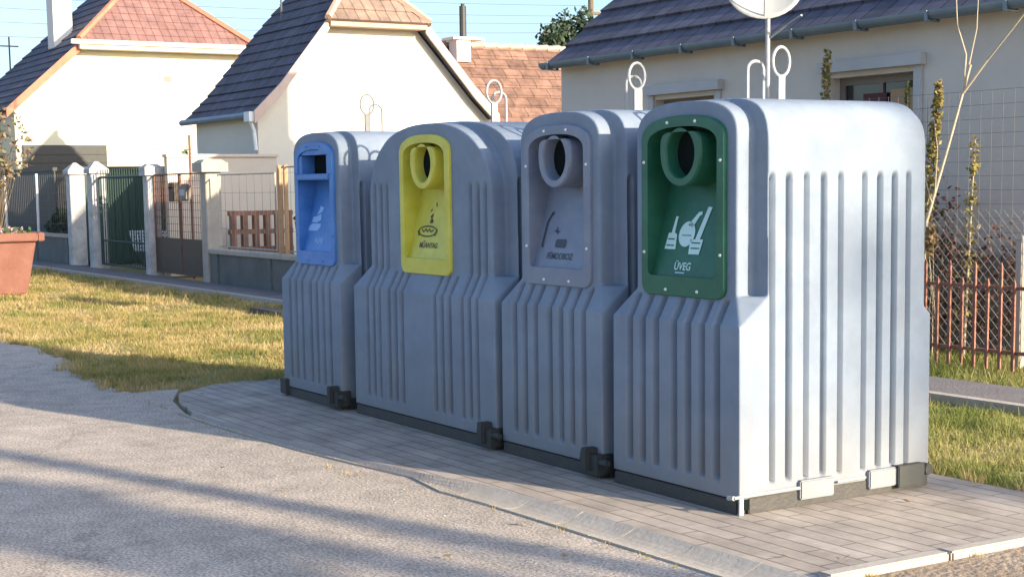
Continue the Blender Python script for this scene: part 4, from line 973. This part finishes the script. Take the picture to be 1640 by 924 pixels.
def medge(x): return 3.62+.30*np.clip((-x-13.6)/1.2,0,1)+.10*np.sin(x*1.7)+.06*np.sin(x*4.1+1)
Lmask = lambda x, y: (y > medge(x)+rng.uniform(-.06,.12,len(x))) & ((x < -11.25) | (y > 5.95)) & (y < 7.97)
parts = [grass(230000, -19, -11.0, 3.4, 8.0, .038, .005, Lmask), grass(130000, -32, -19, 3.4, 8.0, .042, .008, Lmask)]
v = np.concatenate(parts); tag(raw_mesh('grass', v, np.arange(len(v)).reshape(-1,3), 3, 'grass'), 'short patchy straw coloured grass on the verge left of the containers', 'grass', kind='stuff')
parts = [
         grass(190000, -11.2, -4.0, 5.9, 7.97, .038, .0036), grass(60000, -12, -5, 8.80, 10.6, .07, .005)]
v = np.concatenate(parts); go = raw_mesh('grass', v, np.arange(len(v)).reshape(-1,3), 3, 'grass_green'); tag(go, 'short greener grass behind and right of the containers up to the picket fence', 'grass', kind='stuff')
# tufts along road and paving edges
tp = []
for k in range(248):
    if k < 120: tx = rng.uniform(-19,-11.3); ty = float(medge(np.array([tx]))[0])+rng.uniform(-.10,.12)
    elif k < 190: tx = rng.uniform(-11.3,-4.3); ty = 5.93+rng.uniform(-.03,.06)
    elif k < 215: tx = rng.uniform(-11.36,-11.2); ty = rng.uniform(4.2,5.9)
    elif k < 240: tx = rng.uniform(-11,-4.6); ty = 3.56+rng.uniform(-.0,.03)+(.06 if tx > -6.7 else -.12)
    else: tx = rng.uniform(-4.2,-4.12); ty = rng.uniform(4,6)
    n = int(rng.uniform(14,40)) if k < 215 or k >= 240 else int(rng.uniform(4,9)); hgt = .045 if k < 215 else .018
    a = rng.uniform(0,6.28,n); r_ = rng.uniform(0,.05,n); bx, by = tx+r_*np.cos(a), ty+r_*np.sin(a); hh = hgt*rng.uniform(.5,1.5,n); w_ = .004
    v3 = np.stack([np.stack([bx-np.sin(a)*w_,by+np.cos(a)*w_,np.full(n,-.01)],1), np.stack([bx+np.sin(a)*w_,by-np.cos(a)*w_,np.full(n,-.01)],1), np.stack([bx+np.cos(a)*hh*.6,by+np.sin(a)*hh*.6,hh],1)],1)
    tp.append(v3.reshape(-1,3))
v = np.concatenate(tp); tag(raw_mesh('edge_weeds', v, np.arange(len(v)).reshape(-1,3), 3, 'grass'), 'small tufts of weeds along the edges of road and paving', 'weeds', kind='stuff')
# loose grit
ng = 2600; gx = np.concatenate([rng.uniform(-18,-11,1300), rng.uniform(-11,-3.9,1300)]); gy = np.concatenate([medge(gx[:1300])-np.abs(rng.normal(0,.22,1300)), 3.5-np.abs(rng.normal(0,.5,1300))])
gs = rng.uniform(.002,.007,ng); o8 = np.array([(1,0,0),(0,1,0),(-1,0,0),(0,-1,0),(0,0,.8)]); 
v = (np.stack([gx,gy,np.full(ng,.0)],1)[:,None,:]+o8[None]*gs[:,None,None]*rng.uniform(.6,1.3,(ng,5,1))).reshape(-1,3)
base = np.arange(ng)[:,None]*5; f = np.concatenate([base+np.array([[0,1,4]]), base+np.array([[1,2,4]]), base+np.array([[2,3,4]]), base+np.array([[3,0,4]])])
tag(raw_mesh('gravel', v, f, 3, 'concrete_l'), 'loose pale grit lying along the edge of the road', 'gravel', kind='stuff')
nl = 90
px, py = rng.uniform(-16,-4.4,nl), rng.uniform(2.6,8.4,nl); th = rng.uniform(0,6.28,nl); sz = rng.uniform(.010,.022,nl)
c = np.stack([px,py,np.full(nl,.018)],1); A = np.stack([np.cos(th)*sz*1.5,np.sin(th)*sz*1.5,rng.uniform(-.006,.006,nl)],1); B = np.stack([-np.sin(th)*sz,np.cos(th)*sz,rng.uniform(-.006,.006,nl)],1)
v = np.stack([c-A, c-A*.2+B, c+A, c-B*.9+A*.1],1).reshape(-1,3)
tag(raw_mesh('fallen_leaves', v, np.arange(4*nl).reshape(nl,4), 4, 'leaf_dry'), 'small dry leaves scattered over paving, grass and road edge', 'leaves', kind='stuff')
